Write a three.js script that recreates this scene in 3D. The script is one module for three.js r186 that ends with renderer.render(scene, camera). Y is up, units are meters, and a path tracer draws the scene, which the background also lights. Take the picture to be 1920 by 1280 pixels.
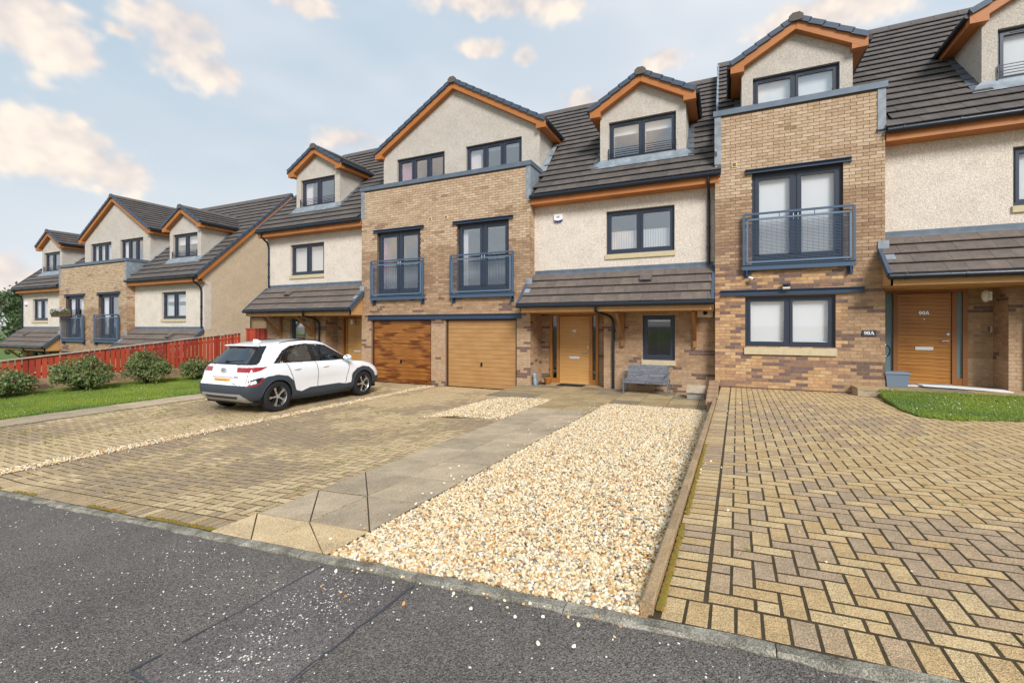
import * as THREE from 'three';
import { mergeGeometries } from 'three/addons/utils/BufferGeometryUtils.js';
import { FontLoader } from 'three/addons/loaders/FontLoader.js';
import { TextGeometry } from 'three/addons/geometries/TextGeometry.js';

// ---------- camera, sky, sun, exposure ----------
const scene = new THREE.Scene();
const camera = new THREE.PerspectiveCamera(2 * Math.atan(640 / 860) * 180 / Math.PI, 1024 / 682, 0.1, 2000);
const YAW = 24.94 * Math.PI / 180, EYE = 1.868;
camera.position.set(0, EYE, 12.15);
camera.rotation.y = YAW;
camera.setViewOffset(1920, 1280, 0, 28, 1920, 1280);
camera.updateProjectionMatrix();
const renderer = new THREE.WebGLRenderer({ antialias: true });
renderer.toneMapping = THREE.LinearToneMapping;
renderer.toneMappingExposure = 1.13;
renderer.shadowMap.enabled = true;
const SKY_LEVEL = 1.0;
const sun = new THREE.DirectionalLight(0xfffdfb, 3.3);
sun.position.set(10, 17, 18);
sun.target.position.set(-4, 0, 0);
sun.castShadow = true; sun.shadow.radius = 40;
sun.shadow.mapSize.set(4096, 4096);
Object.assign(sun.shadow.camera, { left: -45, right: 30, top: 30, bottom: -30, near: 1, far: 90 });
scene.add(sun, sun.target);

// ---------- small maths ----------
let seed = 12345;
const rnd = () => { seed = (seed + 0x6d2b79f5) | 0; let t = Math.imul(seed ^ (seed >>> 15), 1 | seed); t = (t + Math.imul(t ^ (t >>> 7), 61 | t)) ^ t; return ((t ^ (t >>> 14)) >>> 0) / 4294967296; };
const rr = (a, b) => a + (b - a) * rnd();
const clamp = (x, a = 0, b = 1) => Math.min(b, Math.max(a, x));
const lerp = (a, b, t) => a + (b - a) * t;
const sstep = (a, b, x) => { const t = clamp((x - a) / (b - a)); return t * t * (3 - 2 * t); };
const V = (x, y, z) => new THREE.Vector3(x, y, z);
const hash = (x, y, z = 0) => { let h = Math.imul(x, 374761393) + Math.imul(y, 668265263) + Math.imul(z, 1274126177) | 0; h = Math.imul(h ^ (h >>> 13), 1274126177); return ((h ^ (h >>> 16)) >>> 0) / 4294967296; };
const fade = (t) => t * t * (3 - 2 * t);
function noise2(x, y, per = 1e6, sd = 0) {
  const xi = Math.floor(x), yi = Math.floor(y), xf = fade(x - xi), yf = fade(y - yi), m = (a) => ((a % per) + per) % per;
  const a = hash(m(xi), m(yi), sd), b = hash(m(xi + 1), m(yi), sd), c = hash(m(xi), m(yi + 1), sd), d = hash(m(xi + 1), m(yi + 1), sd);
  return lerp(lerp(a, b, xf), lerp(c, d, xf), yf);
}
const fbm2 = (x, y, per, o, sd = 0) => { let s = 0, a = .5, n = 0; for (let i = 0; i < o; i++) { s += a * noise2(x, y, per, sd + i * 17); n += a; a *= .5; x *= 2; y *= 2; per *= 2; } return s / n; };
function noise3(x, y, z) {
  const xi = Math.floor(x), yi = Math.floor(y), zi = Math.floor(z), xf = fade(x - xi), yf = fade(y - yi), zf = fade(z - zi);
  const h = (i, j, k) => hash(xi + i, yi + j, zi + k);
  return lerp(lerp(lerp(h(0, 0, 0), h(1, 0, 0), xf), lerp(h(0, 1, 0), h(1, 1, 0), xf), yf), lerp(lerp(h(0, 0, 1), h(1, 0, 1), xf), lerp(h(0, 1, 1), h(1, 1, 1), xf), yf), zf);
}
const fbm3 = (x, y, z, o) => { let s = 0, a = .5, n = 0; for (let i = 0; i < o; i++) { s += a * noise3(x, y, z); n += a; a *= .5; x = x * 2.03 + 7.1; y = y * 2.03 + 3.7; z = z * 2.03 + 1.3; } return s / n; };
const srgb = (r, g, b) => new THREE.Color().setRGB(r / 255, g / 255, b / 255, THREE.SRGBColorSpace);
const lin = (c) => { c /= 255; return c <= .04045 ? c / 12.92 : Math.pow((c + .055) / 1.055, 2.4); };

// ---------- sky: blue air, pale towards the horizon, with warm lit cumulus ----------
const pixDir = (u, v) => { const a = (u - 960) / 860, b = (612 - v) / 860, s = Math.sin(YAW), c = Math.cos(YAW); return V(a * c - s, b, -(a * s + c)).normalize(); };
{
  const VC = pixDir(1200, 140);   // a broad sheet of thin high cloud
  const W = 2048, H = 1024, data = new Float32Array(W * H * 4);
  const clouds = [[40, 40, 125, 70], [130, 95, 60, 40], [345, 70, 115, 80], [400, 130, 70, 40], [120, 290, 140, 60], [215, 325, 70, 45], [20, 275, 80, 45], [565, 8, 80, 26], [950, 6, 180, 34], [905, 92, 60, 20], [985, 108, 30, 22], [660, 265, 90, 34], [1100, 190, 80, 30], [1240, 112, 55, 26], [10, 520, 60, 45], [1560, 20, 150, 45], [230, 60, 40, 14]]
    .map(([u, v, ru, rv]) => { const d = pixDir(u, v), k = d.dot(V(-Math.sin(YAW), 0, -Math.cos(YAW))); return { d, ru: ru / 860 * k, rv: rv / 860 * Math.sqrt(k) }; });
  for (let i = 0; i < 46; i++) {          // the same kind of cloud over the rest of the sky
    const az = i * 2.399963, el = .12 + .95 * hash(i, 3, 9), d = V(Math.cos(az) * Math.cos(el), Math.sin(el), Math.sin(az) * Math.cos(el));
    if (d.dot(V(-Math.sin(YAW), .3, -Math.cos(YAW)).normalize()) > .45) continue;
    clouds.push({ d, ru: .09 + .13 * hash(i, 5, 2), rv: .05 + .06 * hash(i, 8, 4) });
  }
  for (const c of clouds) { c.e = V(-c.d.z, 0, c.d.x).normalize(); c.n = V(0, 1, 0).addScaledVector(c.d, -c.d.y).normalize(); }
  for (let j = 0; j < H; j++) for (let i = 0; i < W; i++) {
    const el = ((j + .5) / H - .5) * Math.PI, az = ((i + .5) / W - .5) * 2 * Math.PI, ce = Math.cos(el), x = Math.cos(az) * ce, y = Math.sin(el), z = Math.sin(az) * ce;
    if (y < -.3) { const o = (j * W + i) * 4; data[o] = .20 * SKY_LEVEL; data[o + 1] = .19 * SKY_LEVEL; data[o + 2] = .17 * SKY_LEVEL; data[o + 3] = 1; continue; }
    const t = clamp(y / .62), q = Math.pow(t, .85);
    let r = lerp(lin(222), lin(160), q), g = lerp(lin(227), lin(187), q), b = lerp(lin(231), lin(208), q);
    if (y < 0) { const k = clamp(-y * 4); r = lerp(r, .20, k); g = lerp(g, .19, k); b = lerp(b, .17, k); }
    const thin = fbm3(x * 2.2 + 5, y * 5 + 2, z * 2.2, 4), veil = clamp(sstep(.4, .8, thin) * .55 + .42 * Math.exp(-2.2 * (1 - (x * VC.x + y * VC.y + z * VC.z)) * 4)) * sstep(-.02, .1, y);
    r = lerp(r, .80, veil); g = lerp(g, .80, veil); b = lerp(b, .83, veil);
    let m = 0, edge = 0;
    if (y > 0) for (const c of clouds) {
      const k = c.d.x * x + c.d.y * y + c.d.z * z; if (k < .72) continue;
      const pu = (c.e.x * x + c.e.z * z) / k / c.ru, pv = (c.n.x * x + c.n.y * y + c.n.z * z) / k / c.rv, rad = pu * pu + pv * pv;
      if (rad > 6) continue;
      const w = Math.exp(-rad * .85); if (w > m) { edge = pv; } m = Math.max(m, w);
    }
    if (m > .01 && y > 0) {
      const n = fbm3(x * 12, y * 15, z * 12, 6), n2 = fbm3(x * 42 + 4, y * 52, z * 42, 5);
      const dens = sstep(.44, .84, m * .98 + (n - .5) * 1.2 + (n2 - .5) * .62);
      const s = clamp(.6 - edge * .2 + (n2 - .5) * 1.3 + (n - .5) * 1.6);
      const cr = lerp(lin(196), lin(253), s), cg = lerp(lin(192), lin(238), s), cb = lerp(lin(198), lin(222), s);
      r = lerp(r, cr, dens * .93); g = lerp(g, cg, dens * .93); b = lerp(b, cb, dens * .93);
    }
    const o = (j * W + i) * 4; data[o] = r * SKY_LEVEL; data[o + 1] = g * SKY_LEVEL; data[o + 2] = b * SKY_LEVEL; data[o + 3] = 1;
  }
  const t = new THREE.DataTexture(data, W, H, THREE.RGBAFormat, THREE.FloatType);
  t.mapping = THREE.EquirectangularReflectionMapping; t.magFilter = t.minFilter = THREE.LinearFilter; t.colorSpace = THREE.LinearSRGBColorSpace; t.needsUpdate = true;
  scene.background = t; scene.environment = t;
}

// ---------- procedural textures ----------
function texture(n, metres, f, color = true) {   // f(u, v) in 0..1 gives [r, g, b] in 0..255 or one number
  const d = new Uint8Array(n * n * 4);
  for (let j = 0; j < n; j++) for (let i = 0; i < n; i++) {
    const c = f((i + .5) / n, (j + .5) / n, i, j), o = (j * n + i) * 4, a = Array.isArray(c) ? c : [c, c, c];
    d[o] = clamp(a[0], 0, 255); d[o + 1] = clamp(a[1], 0, 255); d[o + 2] = clamp(a[2], 0, 255); d[o + 3] = 255;
  }
  const t = new THREE.DataTexture(d, n, n); t.wrapS = t.wrapT = THREE.RepeatWrapping; t.magFilter = THREE.LinearFilter; t.minFilter = THREE.LinearMipmapLinearFilter; t.generateMipmaps = true;
  t.repeat.set(1 / metres, 1 / metres); if (color) t.colorSpace = THREE.SRGBColorSpace; t.needsUpdate = true;
  return t;
}
const mat = (color, roughness = .8, extra = {}) => new THREE.MeshStandardMaterial({ color, roughness, ...extra });
const phys = (p) => new THREE.MeshPhysicalMaterial(p);

// roughcast: small thrown stones of cream, tan, brown and white
const harlCells = (u, v, i, j) => { const a = hash(i >> 1, j >> 1, 4), b = hash(i, j, 8), c = hash(i >> 2, j >> 2, 12); return a * .48 + b * .3 + c * .1 + hash(i >> 3, j >> 3, 14) * .12; };
const harlColor = texture(512, 1.6, (u, v, i, j) => {
  const h = harlCells(u, v, i, j), k = hash(i >> 1, j >> 1, 31), big = fbm2(u * 6, v * 6, 6, 4, 3), w = (h - .5) * 150 + (big - .5) * 22;
  const warm = k > .86 ? -22 : k < .1 ? 14 : 0;
  return [222 + w + warm * .5, 218 + w + warm, 211 + w + warm * 1.5];
});
const harlBump = texture(512, 1.6, (u, v, i, j) => 255 * harlCells(u, v, i, j), false);
const grit = (n, metres, amp, big, sd = 0) => texture(n, metres, (u, v, i, j) => { const w = (hash(i, j, sd) - .5) * amp + (hash(i >> 1, j >> 1, sd + 1) - .5) * amp + (fbm2(u * 8, v * 8, 8, 4, sd) - .5) * big; return [222 + w, 221 + w, 219 + w]; });
const gritBump = texture(256, .35, (u, v, i, j) => 255 * (hash(i >> 1, j >> 1, 3) * .5 + hash(i, j, 5) * .2 + fbm2(u * 12, v * 12, 12, 3) * .3), false);
const woodTex = (base, dark, metres, streak, sd) => texture(streak > 1.2 ? 512 : 256, metres, (u, v) => {
  const n = fbm2(u * 5, v * 90, 5, 3, sd), k = fbm2(u * 3, v * 9, 3, 5, sd + 40), f = fbm2(u * 20, v * 256, 20, 2, sd + 9);
  const t = clamp((n - .35) * 1.1 * streak + sstep(.5, .8, k) * (streak > 1.2 ? .6 : .22) * streak + (f - .5) * .3); return [0, 1, 2].map((c) => lerp(base[c], dark[c], t));
});

const M = {
  harl: mat(srgb(252, 243, 234), .95, { map: harlColor, bumpMap: harlBump, bumpScale: .010 }),
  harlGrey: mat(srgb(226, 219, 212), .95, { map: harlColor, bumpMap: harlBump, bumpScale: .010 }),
  harlTan: mat(srgb(240, 220, 194), .95, { map: harlColor, bumpMap: harlBump, bumpScale: .010 }),
  sill: mat(srgb(226, 210, 172), .85, { map: grit(128, .5, 14, 20, 5) }),
  frame: mat(srgb(47, 54, 69), .38),
  steel: mat(srgb(72, 94, 118), .45, { metalness: .1 }),
  steelDark: mat(srgb(53, 70, 92), .45, { metalness: .1 }),
  lead: mat(srgb(116, 130, 146), .5, { metalness: .2, map: grit(256, 1.4, 8, 60, 21) }),
  leadPale: mat(srgb(158, 168, 178), .55, { map: grit(256, 1.1, 10, 90, 23) }),
  gutter: mat(srgb(29, 36, 47), .3),
  barge: mat(srgb(182, 114, 56), .55, { map: woodTex([255, 255, 255], [205, 190, 175], 1.2, .8, 4) }),
  beam: mat(srgb(203, 158, 104), .6, { map: woodTex([255, 255, 255], [200, 185, 165], 1.2, .8, 6) }),
  oldTimber: mat(srgb(150, 105, 60), .7, { map: woodTex([255, 255, 255], [190, 175, 160], 1.2, .8, 8) }),
  verge: mat(srgb(80, 95, 116), .55, { map: grit(128, .6, 16, 40, 14) }),
  ridge: mat(srgb(112, 105, 102), .85, { map: grit(128, .6, 24, 40, 15) }),
  deck: mat(srgb(52, 47, 45), .95),
  glass: phys({ color: 0xffffff, roughness: 0, transmission: 1, thickness: 0, ior: 2.7, specularIntensity: 1 }),
  glassClear: phys({ color: 0xffffff, roughness: 0, transmission: 1, thickness: 0, ior: 1.6 }),
  room: mat(srgb(168, 162, 158), .95),
  blind: mat(srgb(236, 238, 240), .8),
  net: phys({ color: srgb(235, 238, 240), roughness: 1, transmission: .35, thickness: 0 }),
  patterned: mat(srgb(150, 165, 178), .35, { bumpMap: texture(256, .3, (u, v) => 255 * fbm2(u * 10, v * 10, 10, 3, 77), false), bumpScale: .012 }),
  curtain: mat(srgb(226, 222, 226), .9), curtainPurple: mat(srgb(140, 92, 150), .9),
  white: mat(srgb(238, 238, 234), .5), black: mat(srgb(18, 18, 20), .6), chrome: mat(srgb(200, 202, 205), .22, { metalness: 1 }),
  rubber: mat(srgb(28, 28, 30), .85), vent: mat(srgb(214, 190, 150), .8), ventDark: mat(srgb(120, 104, 78), .9),
};

// ---------- mesh builder ----------
class MB {
  constructor() { this.p = []; this.n = []; this.u = []; this.c = null; this.col = null; }
  tint(c) { if (!this.c) this.c = []; this.col = c; return this; }
  v(x, y, z, nx, ny, nz, u, w) { this.p.push(x, y, z); this.n.push(nx, ny, nz); this.u.push(u, w); if (this.c) this.c.push(this.col.r, this.col.g, this.col.b); }
  tri(a, b, c, uv) {
    const ux = b[0] - a[0], uy = b[1] - a[1], uz = b[2] - a[2], vx = c[0] - a[0], vy = c[1] - a[1], vz = c[2] - a[2];
    let nx = uy * vz - uz * vy, ny = uz * vx - ux * vz, nz = ux * vy - uy * vx; const l = Math.hypot(nx, ny, nz) || 1; nx /= l; ny /= l; nz /= l;
    const ax = Math.abs(nx), ay = Math.abs(ny), az = Math.abs(nz);
    [a, b, c].forEach((q, i) => { const t = uv ? uv[i] : az >= ax && az >= ay ? [q[0], q[1]] : ax >= ay ? [q[2], q[1]] : [q[0], q[2]]; this.v(q[0], q[1], q[2], nx, ny, nz, t[0] + (this.ou || 0), t[1] + (this.ov || 0)); });
    return this;
  }
  quad(a, b, c, d, uv) { this.tri(a, b, c, uv && [uv[0], uv[1], uv[2]]); return this.tri(a, c, d, uv && [uv[0], uv[2], uv[3]]); }
  box(x0, x1, y0, y1, z0, z1, skip = '') {
    if (x0 > x1) [x0, x1] = [x1, x0];
    const P = (i, j, k) => [i ? x1 : x0, j ? y1 : y0, k ? z1 : z0];
    if (!skip.includes('f')) this.quad(P(0, 0, 1), P(1, 0, 1), P(1, 1, 1), P(0, 1, 1));
    if (!skip.includes('k')) this.quad(P(1, 0, 0), P(0, 0, 0), P(0, 1, 0), P(1, 1, 0));
    if (!skip.includes('l')) this.quad(P(0, 0, 0), P(0, 0, 1), P(0, 1, 1), P(0, 1, 0));
    if (!skip.includes('r')) this.quad(P(1, 0, 1), P(1, 0, 0), P(1, 1, 0), P(1, 1, 1));
    if (!skip.includes('t')) this.quad(P(0, 1, 1), P(1, 1, 1), P(1, 1, 0), P(0, 1, 0));
    if (!skip.includes('b')) this.quad(P(0, 0, 0), P(1, 0, 0), P(1, 0, 1), P(0, 0, 1));
    return this;
  }
  // box along three axes given as arrays: centre, half vectors
  obox(c, a, b, n) {
    const P = (i, j, k) => [0, 1, 2].map((q) => c[q] + i * a[q] + j * b[q] + k * n[q]);
    const det = a[0] * (b[1] * n[2] - b[2] * n[1]) - a[1] * (b[0] * n[2] - b[2] * n[0]) + a[2] * (b[0] * n[1] - b[1] * n[0]);
    const Q = det > 0 ? (w, x, y, z) => this.quad(w, x, y, z) : (w, x, y, z) => this.quad(z, y, x, w);
    Q(P(-1, -1, 1), P(1, -1, 1), P(1, 1, 1), P(-1, 1, 1)); Q(P(1, -1, -1), P(-1, -1, -1), P(-1, 1, -1), P(1, 1, -1));
    Q(P(-1, -1, -1), P(-1, -1, 1), P(-1, 1, 1), P(-1, 1, -1)); Q(P(1, -1, 1), P(1, -1, -1), P(1, 1, -1), P(1, 1, 1));
    Q(P(-1, 1, 1), P(1, 1, 1), P(1, 1, -1), P(-1, 1, -1)); Q(P(-1, -1, -1), P(1, -1, -1), P(1, -1, 1), P(-1, -1, 1));
    return this;
  }
  bar(a, b, w, h, up = [0, 1, 0]) {   // rectangular bar from a to b
    const d = V(b[0] - a[0], b[1] - a[1], b[2] - a[2]), l = d.length(); d.normalize();
    let s = V().crossVectors(d, V(...up)); if (s.length() < 1e-4) s = V(1, 0, 0); s.normalize(); const t = V().crossVectors(s, d);
    return this.obox([0, 1, 2].map((q) => (a[q] + b[q]) / 2), d.multiplyScalar(l / 2).toArray(), s.multiplyScalar(w / 2).toArray(), t.multiplyScalar(h / 2).toArray());
  }
  geo(g, m) {
    if (m) { g = g.clone(); g.applyMatrix4(m); }
    if (g.index) g = g.toNonIndexed();
    const p = g.attributes.position.array, n = g.attributes.normal.array, u = g.attributes.uv?.array;
    for (let i = 0; i < p.length / 3; i++) this.v(p[i * 3], p[i * 3 + 1], p[i * 3 + 2], n[i * 3], n[i * 3 + 1], n[i * 3 + 2], u ? u[i * 2] : 0, u ? u[i * 2 + 1] : 0);
    return this;
  }
  tube(pts, r, seg = 8) { const c = new THREE.CatmullRomCurve3(pts.map((q) => V(...q)), false, 'catmullrom', .1); return this.geo(new THREE.TubeGeometry(c, Math.max(2, (pts.length - 1) * 4), r, seg)); }
  rod(a, b, r, seg = 8) { const d = V(b[0] - a[0], b[1] - a[1], b[2] - a[2]), g = new THREE.CylinderGeometry(r, r, d.length(), seg); return this.geo(g, new THREE.Matrix4().compose(V((a[0] + b[0]) / 2, (a[1] + b[1]) / 2, (a[2] + b[2]) / 2), new THREE.Quaternion().setFromUnitVectors(V(0, 1, 0), d.clone().normalize()), V(1, 1, 1))); }
  // polygon in x-y (list of [x, y]) between z0 and z1; holes as lists
  prism(pts, z0, z1, holes = []) {
    const s = new THREE.Shape(pts.map((q) => new THREE.Vector2(...q))); for (const h of holes) s.holes.push(new THREE.Path(h.map((q) => new THREE.Vector2(...q))));
    const g = new THREE.ExtrudeGeometry(s, { depth: z1 - z0, bevelEnabled: false }).translate(0, 0, z0), p = g.attributes.position.array;
    for (let i = 0; i < p.length; i += 9) this.tri([p[i], p[i + 1], p[i + 2]], [p[i + 3], p[i + 4], p[i + 5]], [p[i + 6], p[i + 7], p[i + 8]]);
    return this;
  }
  prismX(pts, x0, x1, holes = []) {   // polygon in z-y given as [z, y], between x0 and x1
    const o = new MB().prism(pts, 0, Math.abs(x1 - x0), holes), p = o.p, xs = Math.min(x0, x1);
    for (let i = 0; i < p.length; i += 9) { const q = (k) => [xs + p[i + k + 2], p[i + k + 1], p[i + k]]; this.tri(q(0), q(6), q(3)); }
    return this;
  }
  geometry() {
    const g = new THREE.BufferGeometry(); g.setAttribute('position', new THREE.Float32BufferAttribute(this.p, 3)); g.setAttribute('normal', new THREE.Float32BufferAttribute(this.n, 3)); g.setAttribute('uv', new THREE.Float32BufferAttribute(this.u, 2));
    if (this.c) g.setAttribute('color', new THREE.Float32BufferAttribute(this.c, 3));
    return g;
  }
  build(name, m, parent = scene) { return mesh(name, this.geometry(), m, parent); }
}
function mesh(name, g, m, parent = scene) { const o = new THREE.Mesh(g, m); o.name = name; o.castShadow = o.receiveShadow = true; parent.add(o); return o; }
const used = {};
const numbered = (n) => { const k = used[n] = (used[n] ?? -1) + 1; return k ? n + '_' + String(k).padStart(3, '0') : n; };
function tag(o, label, category, group) { o.name = numbered(o.name); o.userData.label = label; o.userData.category = category; if (group) o.userData.group = group; return o; }
function thing(name, label, category, x = 0, y = 0, z = 0, group) { const o = new THREE.Group(); o.name = name; o.position.set(x, y, z); scene.add(o); return tag(o, label, category, group); }
const structure = (o) => { o.userData.kind = 'structure'; return o; };
const stuff = (o) => { o.userData.kind = 'stuff'; return o; };
const camDist = (x, y, z) => Math.hypot(x, y - EYE, z - 12.15);
const font = await new FontLoader().loadAsync('fonts/droid/droid_sans_bold.typeface.json');
const serif = await new FontLoader().loadAsync('fonts/droid/droid_serif_bold.typeface.json');
function text(str, f, size, depth, m, parent, x, y, z, name = 'lettering') { const g = new TextGeometry(str, { font: f, size, depth, curveSegments: 3, bevelEnabled: false }); g.computeBoundingBox(); g.translate(-(g.boundingBox.max.x + g.boundingBox.min.x) / 2, -size / 2, 0); const o = mesh(name, g, m, parent); o.position.set(x, y, z); return o; }

// ---------- brick and tile pieces ----------
const brickMap = grit(256, .4, 34, 46, 61);
const PAL = {
  pale: [[224, 194, 162], [217, 186, 152], [229, 202, 172], [208, 177, 144], [221, 190, 161]],
  mid: [[192, 160, 129], [184, 152, 121], [200, 168, 137], [176, 146, 118], [205, 172, 140]],
  mix: [[222, 178, 128], [211, 168, 124], [198, 156, 122], [170, 134, 111], [138, 114, 105], [229, 191, 143]],
  porch: [[196, 161, 126], [187, 152, 118], [178, 144, 112], [132, 107, 95], [204, 168, 132]],
};
const brickMats = {}; for (const k in PAL) brickMats[k] = PAL[k].map((c) => mat(srgb(...c), .9, { map: brickMap, bumpMap: gritBump, bumpScale: .004 }));
const brickStuffMat = mat(0xffffff, .9, { map: brickMap, bumpMap: gritBump, bumpScale: .004, vertexColors: true });
const mortarMat = mat(0xffffff, .95, { map: grit(128, .4, 30, 30, 71), vertexColors: true });
const MORTAR = { pale: srgb(128, 104, 82), mid: srgb(160, 130, 102), mix: srgb(196, 170, 148), porch: srgb(196, 172, 150) };
const tileTex = texture(512, 1.3, (u, v, i, j) => { const h = hash(i >> 1, j >> 1, 91), l = fbm2(u * 9, v * 9, 9, 4, 93), w = (hash(i, j, 90) - .5) * 50 + (l - .5) * 50; return h > .985 - sstep(.5, .75, l) * .05 ? [250, 248, 240] : [212 + w, 211 + w, 209 + w]; });
const TILES = { roof: [[114, 106, 102], [110, 102, 98], [119, 110, 105], [106, 99, 96], [116, 107, 101]], porch: [[131, 118, 109], [127, 114, 106], [135, 121, 111], [124, 112, 105], [130, 116, 108]] };
const tileMats = {}; for (const k in TILES) tileMats[k] = TILES[k].map((c) => mat(srgb(...c), .88, { map: tileTex, bumpMap: gritBump, bumpScale: .003 }));
const tileStuffMat = mat(0xffffff, .88, { map: tileTex, bumpMap: gritBump, bumpScale: .003, vertexColors: true });

function unitPiece(w, h, k) {   // a 1 x 1 x 1 box whose uv is in metres for a piece of w x h
  const g = new THREE.BoxGeometry(1, 1, 1), u = g.attributes.uv, ou = hash(k, 1), ov = hash(k, 2);
  for (let i = 0; i < u.count; i++) u.setXY(i, u.getX(i) * w + ou, u.getY(i) * h + ov);
  return g;
}
const BRICK_GEO = [0, 1, 2, 3, 4, 5].map((k) => unitPiece(.215, .065, k)), TILE_GEO = [0, 1, 2, 3, 4, 5].map((k) => unitPiece(.3, .38, k + 20));

function pickAlong(list, zone, y, l) {   // colour choice: courses and clumps of darker bricks
  const n = noise2(l * 1.3 + 40, y * 5 + 9, 1e6, 55), r = rnd();
  if (zone === 'pale') return n > .74 && r < .5 ? ['mid', Math.floor(rnd() * 5)] : ['pale', Math.floor(r * 5)];
  if (zone === 'mid') return n > .7 && r < .4 ? ['mix', 3] : ['mid', Math.floor(r * 5)];
  if (zone === 'mix') return n > .72 && r < .4 ? ['mix', 3 + Math.floor(rnd() * 2)] : ['mix', Math.floor(Math.pow(r, 1.2) * 6) % 6];
  if (zone === 'buff') return n > .7 && r < .5 ? ['porch', 3] : r < .6 ? ['pale', 3] : ['porch', 4];
  return n > .7 && r < .55 ? ['porch', 3] : ['porch', [0, 1, 2, 4, 0, 1][Math.floor(r * 6)]];
}
// courses of brick on a wall: origin o, unit axis a (along), outward normal n, between l0..l1 and y0..y1, around holes [l0, l1, y0, y1]
function layBricks(out, o, a, n, l0, l1, y0, y1, holes, zoneOf, phase = 0) {
  for (let j = 0, y = y0; y + .03 < y1; j++, y += .075) {
    const h = Math.min(.065, y1 - y), yc = y + h / 2;
    let spans = [[l0, l1]];
    for (const [a0, a1, b0, b1] of holes) if (yc > b0 && yc < b1) spans = spans.flatMap(([s, e]) => [[s, Math.min(e, a0)], [Math.max(s, a1), e]].filter(([p, q]) => q - p > .03));
    for (const [s, e] of spans) {
      let x = s, first = (j + phase) % 2 ? .1125 : .225; const k0 = Math.round((s - l0) / .1125); if (s > l0 + .01 && k0 % 2) first = first > .2 ? .1125 : .225;
      while (x < e - .03) {
        const w = Math.min(first - .01, e - x), lc = x + w / 2; first = .225;
        const zone = zoneOf(lc, yc), [pk, pi] = pickAlong(PAL, zone, yc, lc), d = rr(-.0015, .0015);
        out.push({ c: [o[0] + a[0] * lc + n[0] * (d - .012), o[1] + yc, o[2] + a[2] * lc + n[2] * (d - .012)], w, h, a, n, pk, pi });
        x += w + .01;
      }
    }
  }
}
function panel(mb, L, l0, l1, y0, y1, zf, zb, holes) {   // a wall slab with rectangular openings
  const ys = [...new Set([y0, y1, ...holes.flatMap((h) => [h[2], h[3]])])].filter((y) => y >= y0 && y <= y1).sort((a, b) => a - b);
  for (let j = 0; j + 1 < ys.length; j++) {
    const yc = (ys[j] + ys[j + 1]) / 2; let spans = [[l0, l1]];
    for (const [a0, a1, b0, b1] of holes) if (yc > b0 && yc < b1) spans = spans.flatMap(([s, e]) => [[s, Math.min(e, a0)], [Math.max(s, a1), e]].filter(([p, q]) => q - p > .001));
    for (const [s, e] of spans) mb.box(L(s), L(e), ys[j], ys[j + 1], zb, zf);
  }
}
function nearest(list, world, count) {   // the records that show largest
  for (const b of list) { const [x, y, z] = world(b.c), dx = -x, dy = EYE - y, dz = 12.15 - z, d = Math.hypot(dx, dy, dz), f = (dx * b.n[0] + dy * (b.n[1] || 0) + dz * b.n[2]) / d; b.s = f > .05 ? b.w * f / (d * d) * (b.hide ? .01 : 1) : 0; }
  return [...list].sort((p, q) => q.s - p.s).slice(0, count);
}
function placeBricks(list, parent, world, count) {
  const top = new Set(count ? nearest(list, world, count) : []), mb = new MB(); let k = 0;
  for (const b of list) {
    const m = brickMats[b.pk][b.pi];
    if (top.has(b) && b.s > 0) { const o = mesh('brick', BRICK_GEO[k++ % 6], m, parent); o.position.set(...b.c); o.scale.set(b.w, b.h, .024); o.rotation.y = Math.atan2(b.n[0], b.n[2]); continue; }
    mb.tint(m.color); mb.ou = rnd(); mb.ov = rnd();
    mb.obox(b.c, b.a.map((q) => q * b.w / 2), [0, b.h / 2, 0], b.n.map((q) => q * .012));
  }
  if (mb.p.length) stuff(mb.build('brickwork', brickStuffMat, parent));
}
// roof tiles on a plane: eave corner o, unit u along the eave, unit s up the slope; skip(point) leaves a tile out
function layTiles(out, deck, o, u, s, width, length, skip, kind, gauge = .335, tw = .3) {
  const n = V().crossVectors(V(...u), V(...s)); if (n.y < 0) n.negate(); const nn = n.toArray();
  const P = (l, t, h) => [0, 1, 2].map((q) => o[q] + u[q] * l + s[q] * t + nn[q] * h);
  for (let j = 0, t = 0; t < length - .05; j++, t += gauge) {
    const g = Math.min(gauge + .05, length - t), off = j % 2 ? tw / 2 : 0;
    for (let l = -off; l < width - .01; l += tw) {
      const a0 = Math.max(0, l), a1 = Math.min(width, l + tw), w = a1 - a0 - .004; if (w < .03) continue;
      const c = P((a0 + a1) / 2, t + g / 2, .036 + rr(-.002, .002)); if (skip && skip(c)) continue;
      out.push({ c, w, g, u, b: [0, 1, 2].map((q) => s[q] * g / 2 - nn[q] * .026), n: nn, kind, i: Math.floor(rnd() * 5) });
    }
  }
  const st = .35;
  for (let t = 0; t < length; t += st) for (let l = 0; l < width; l += st) {
    const l1 = Math.min(width, l + st), t1 = Math.min(length, t + st); if (skip && skip(P((l + l1) / 2, (t + t1) / 2, 0))) continue;
    deck.quad(P(l, t, -.004), P(l1, t, -.004), P(l1, t1, -.004), P(l, t1, -.004));
  }
}
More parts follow.
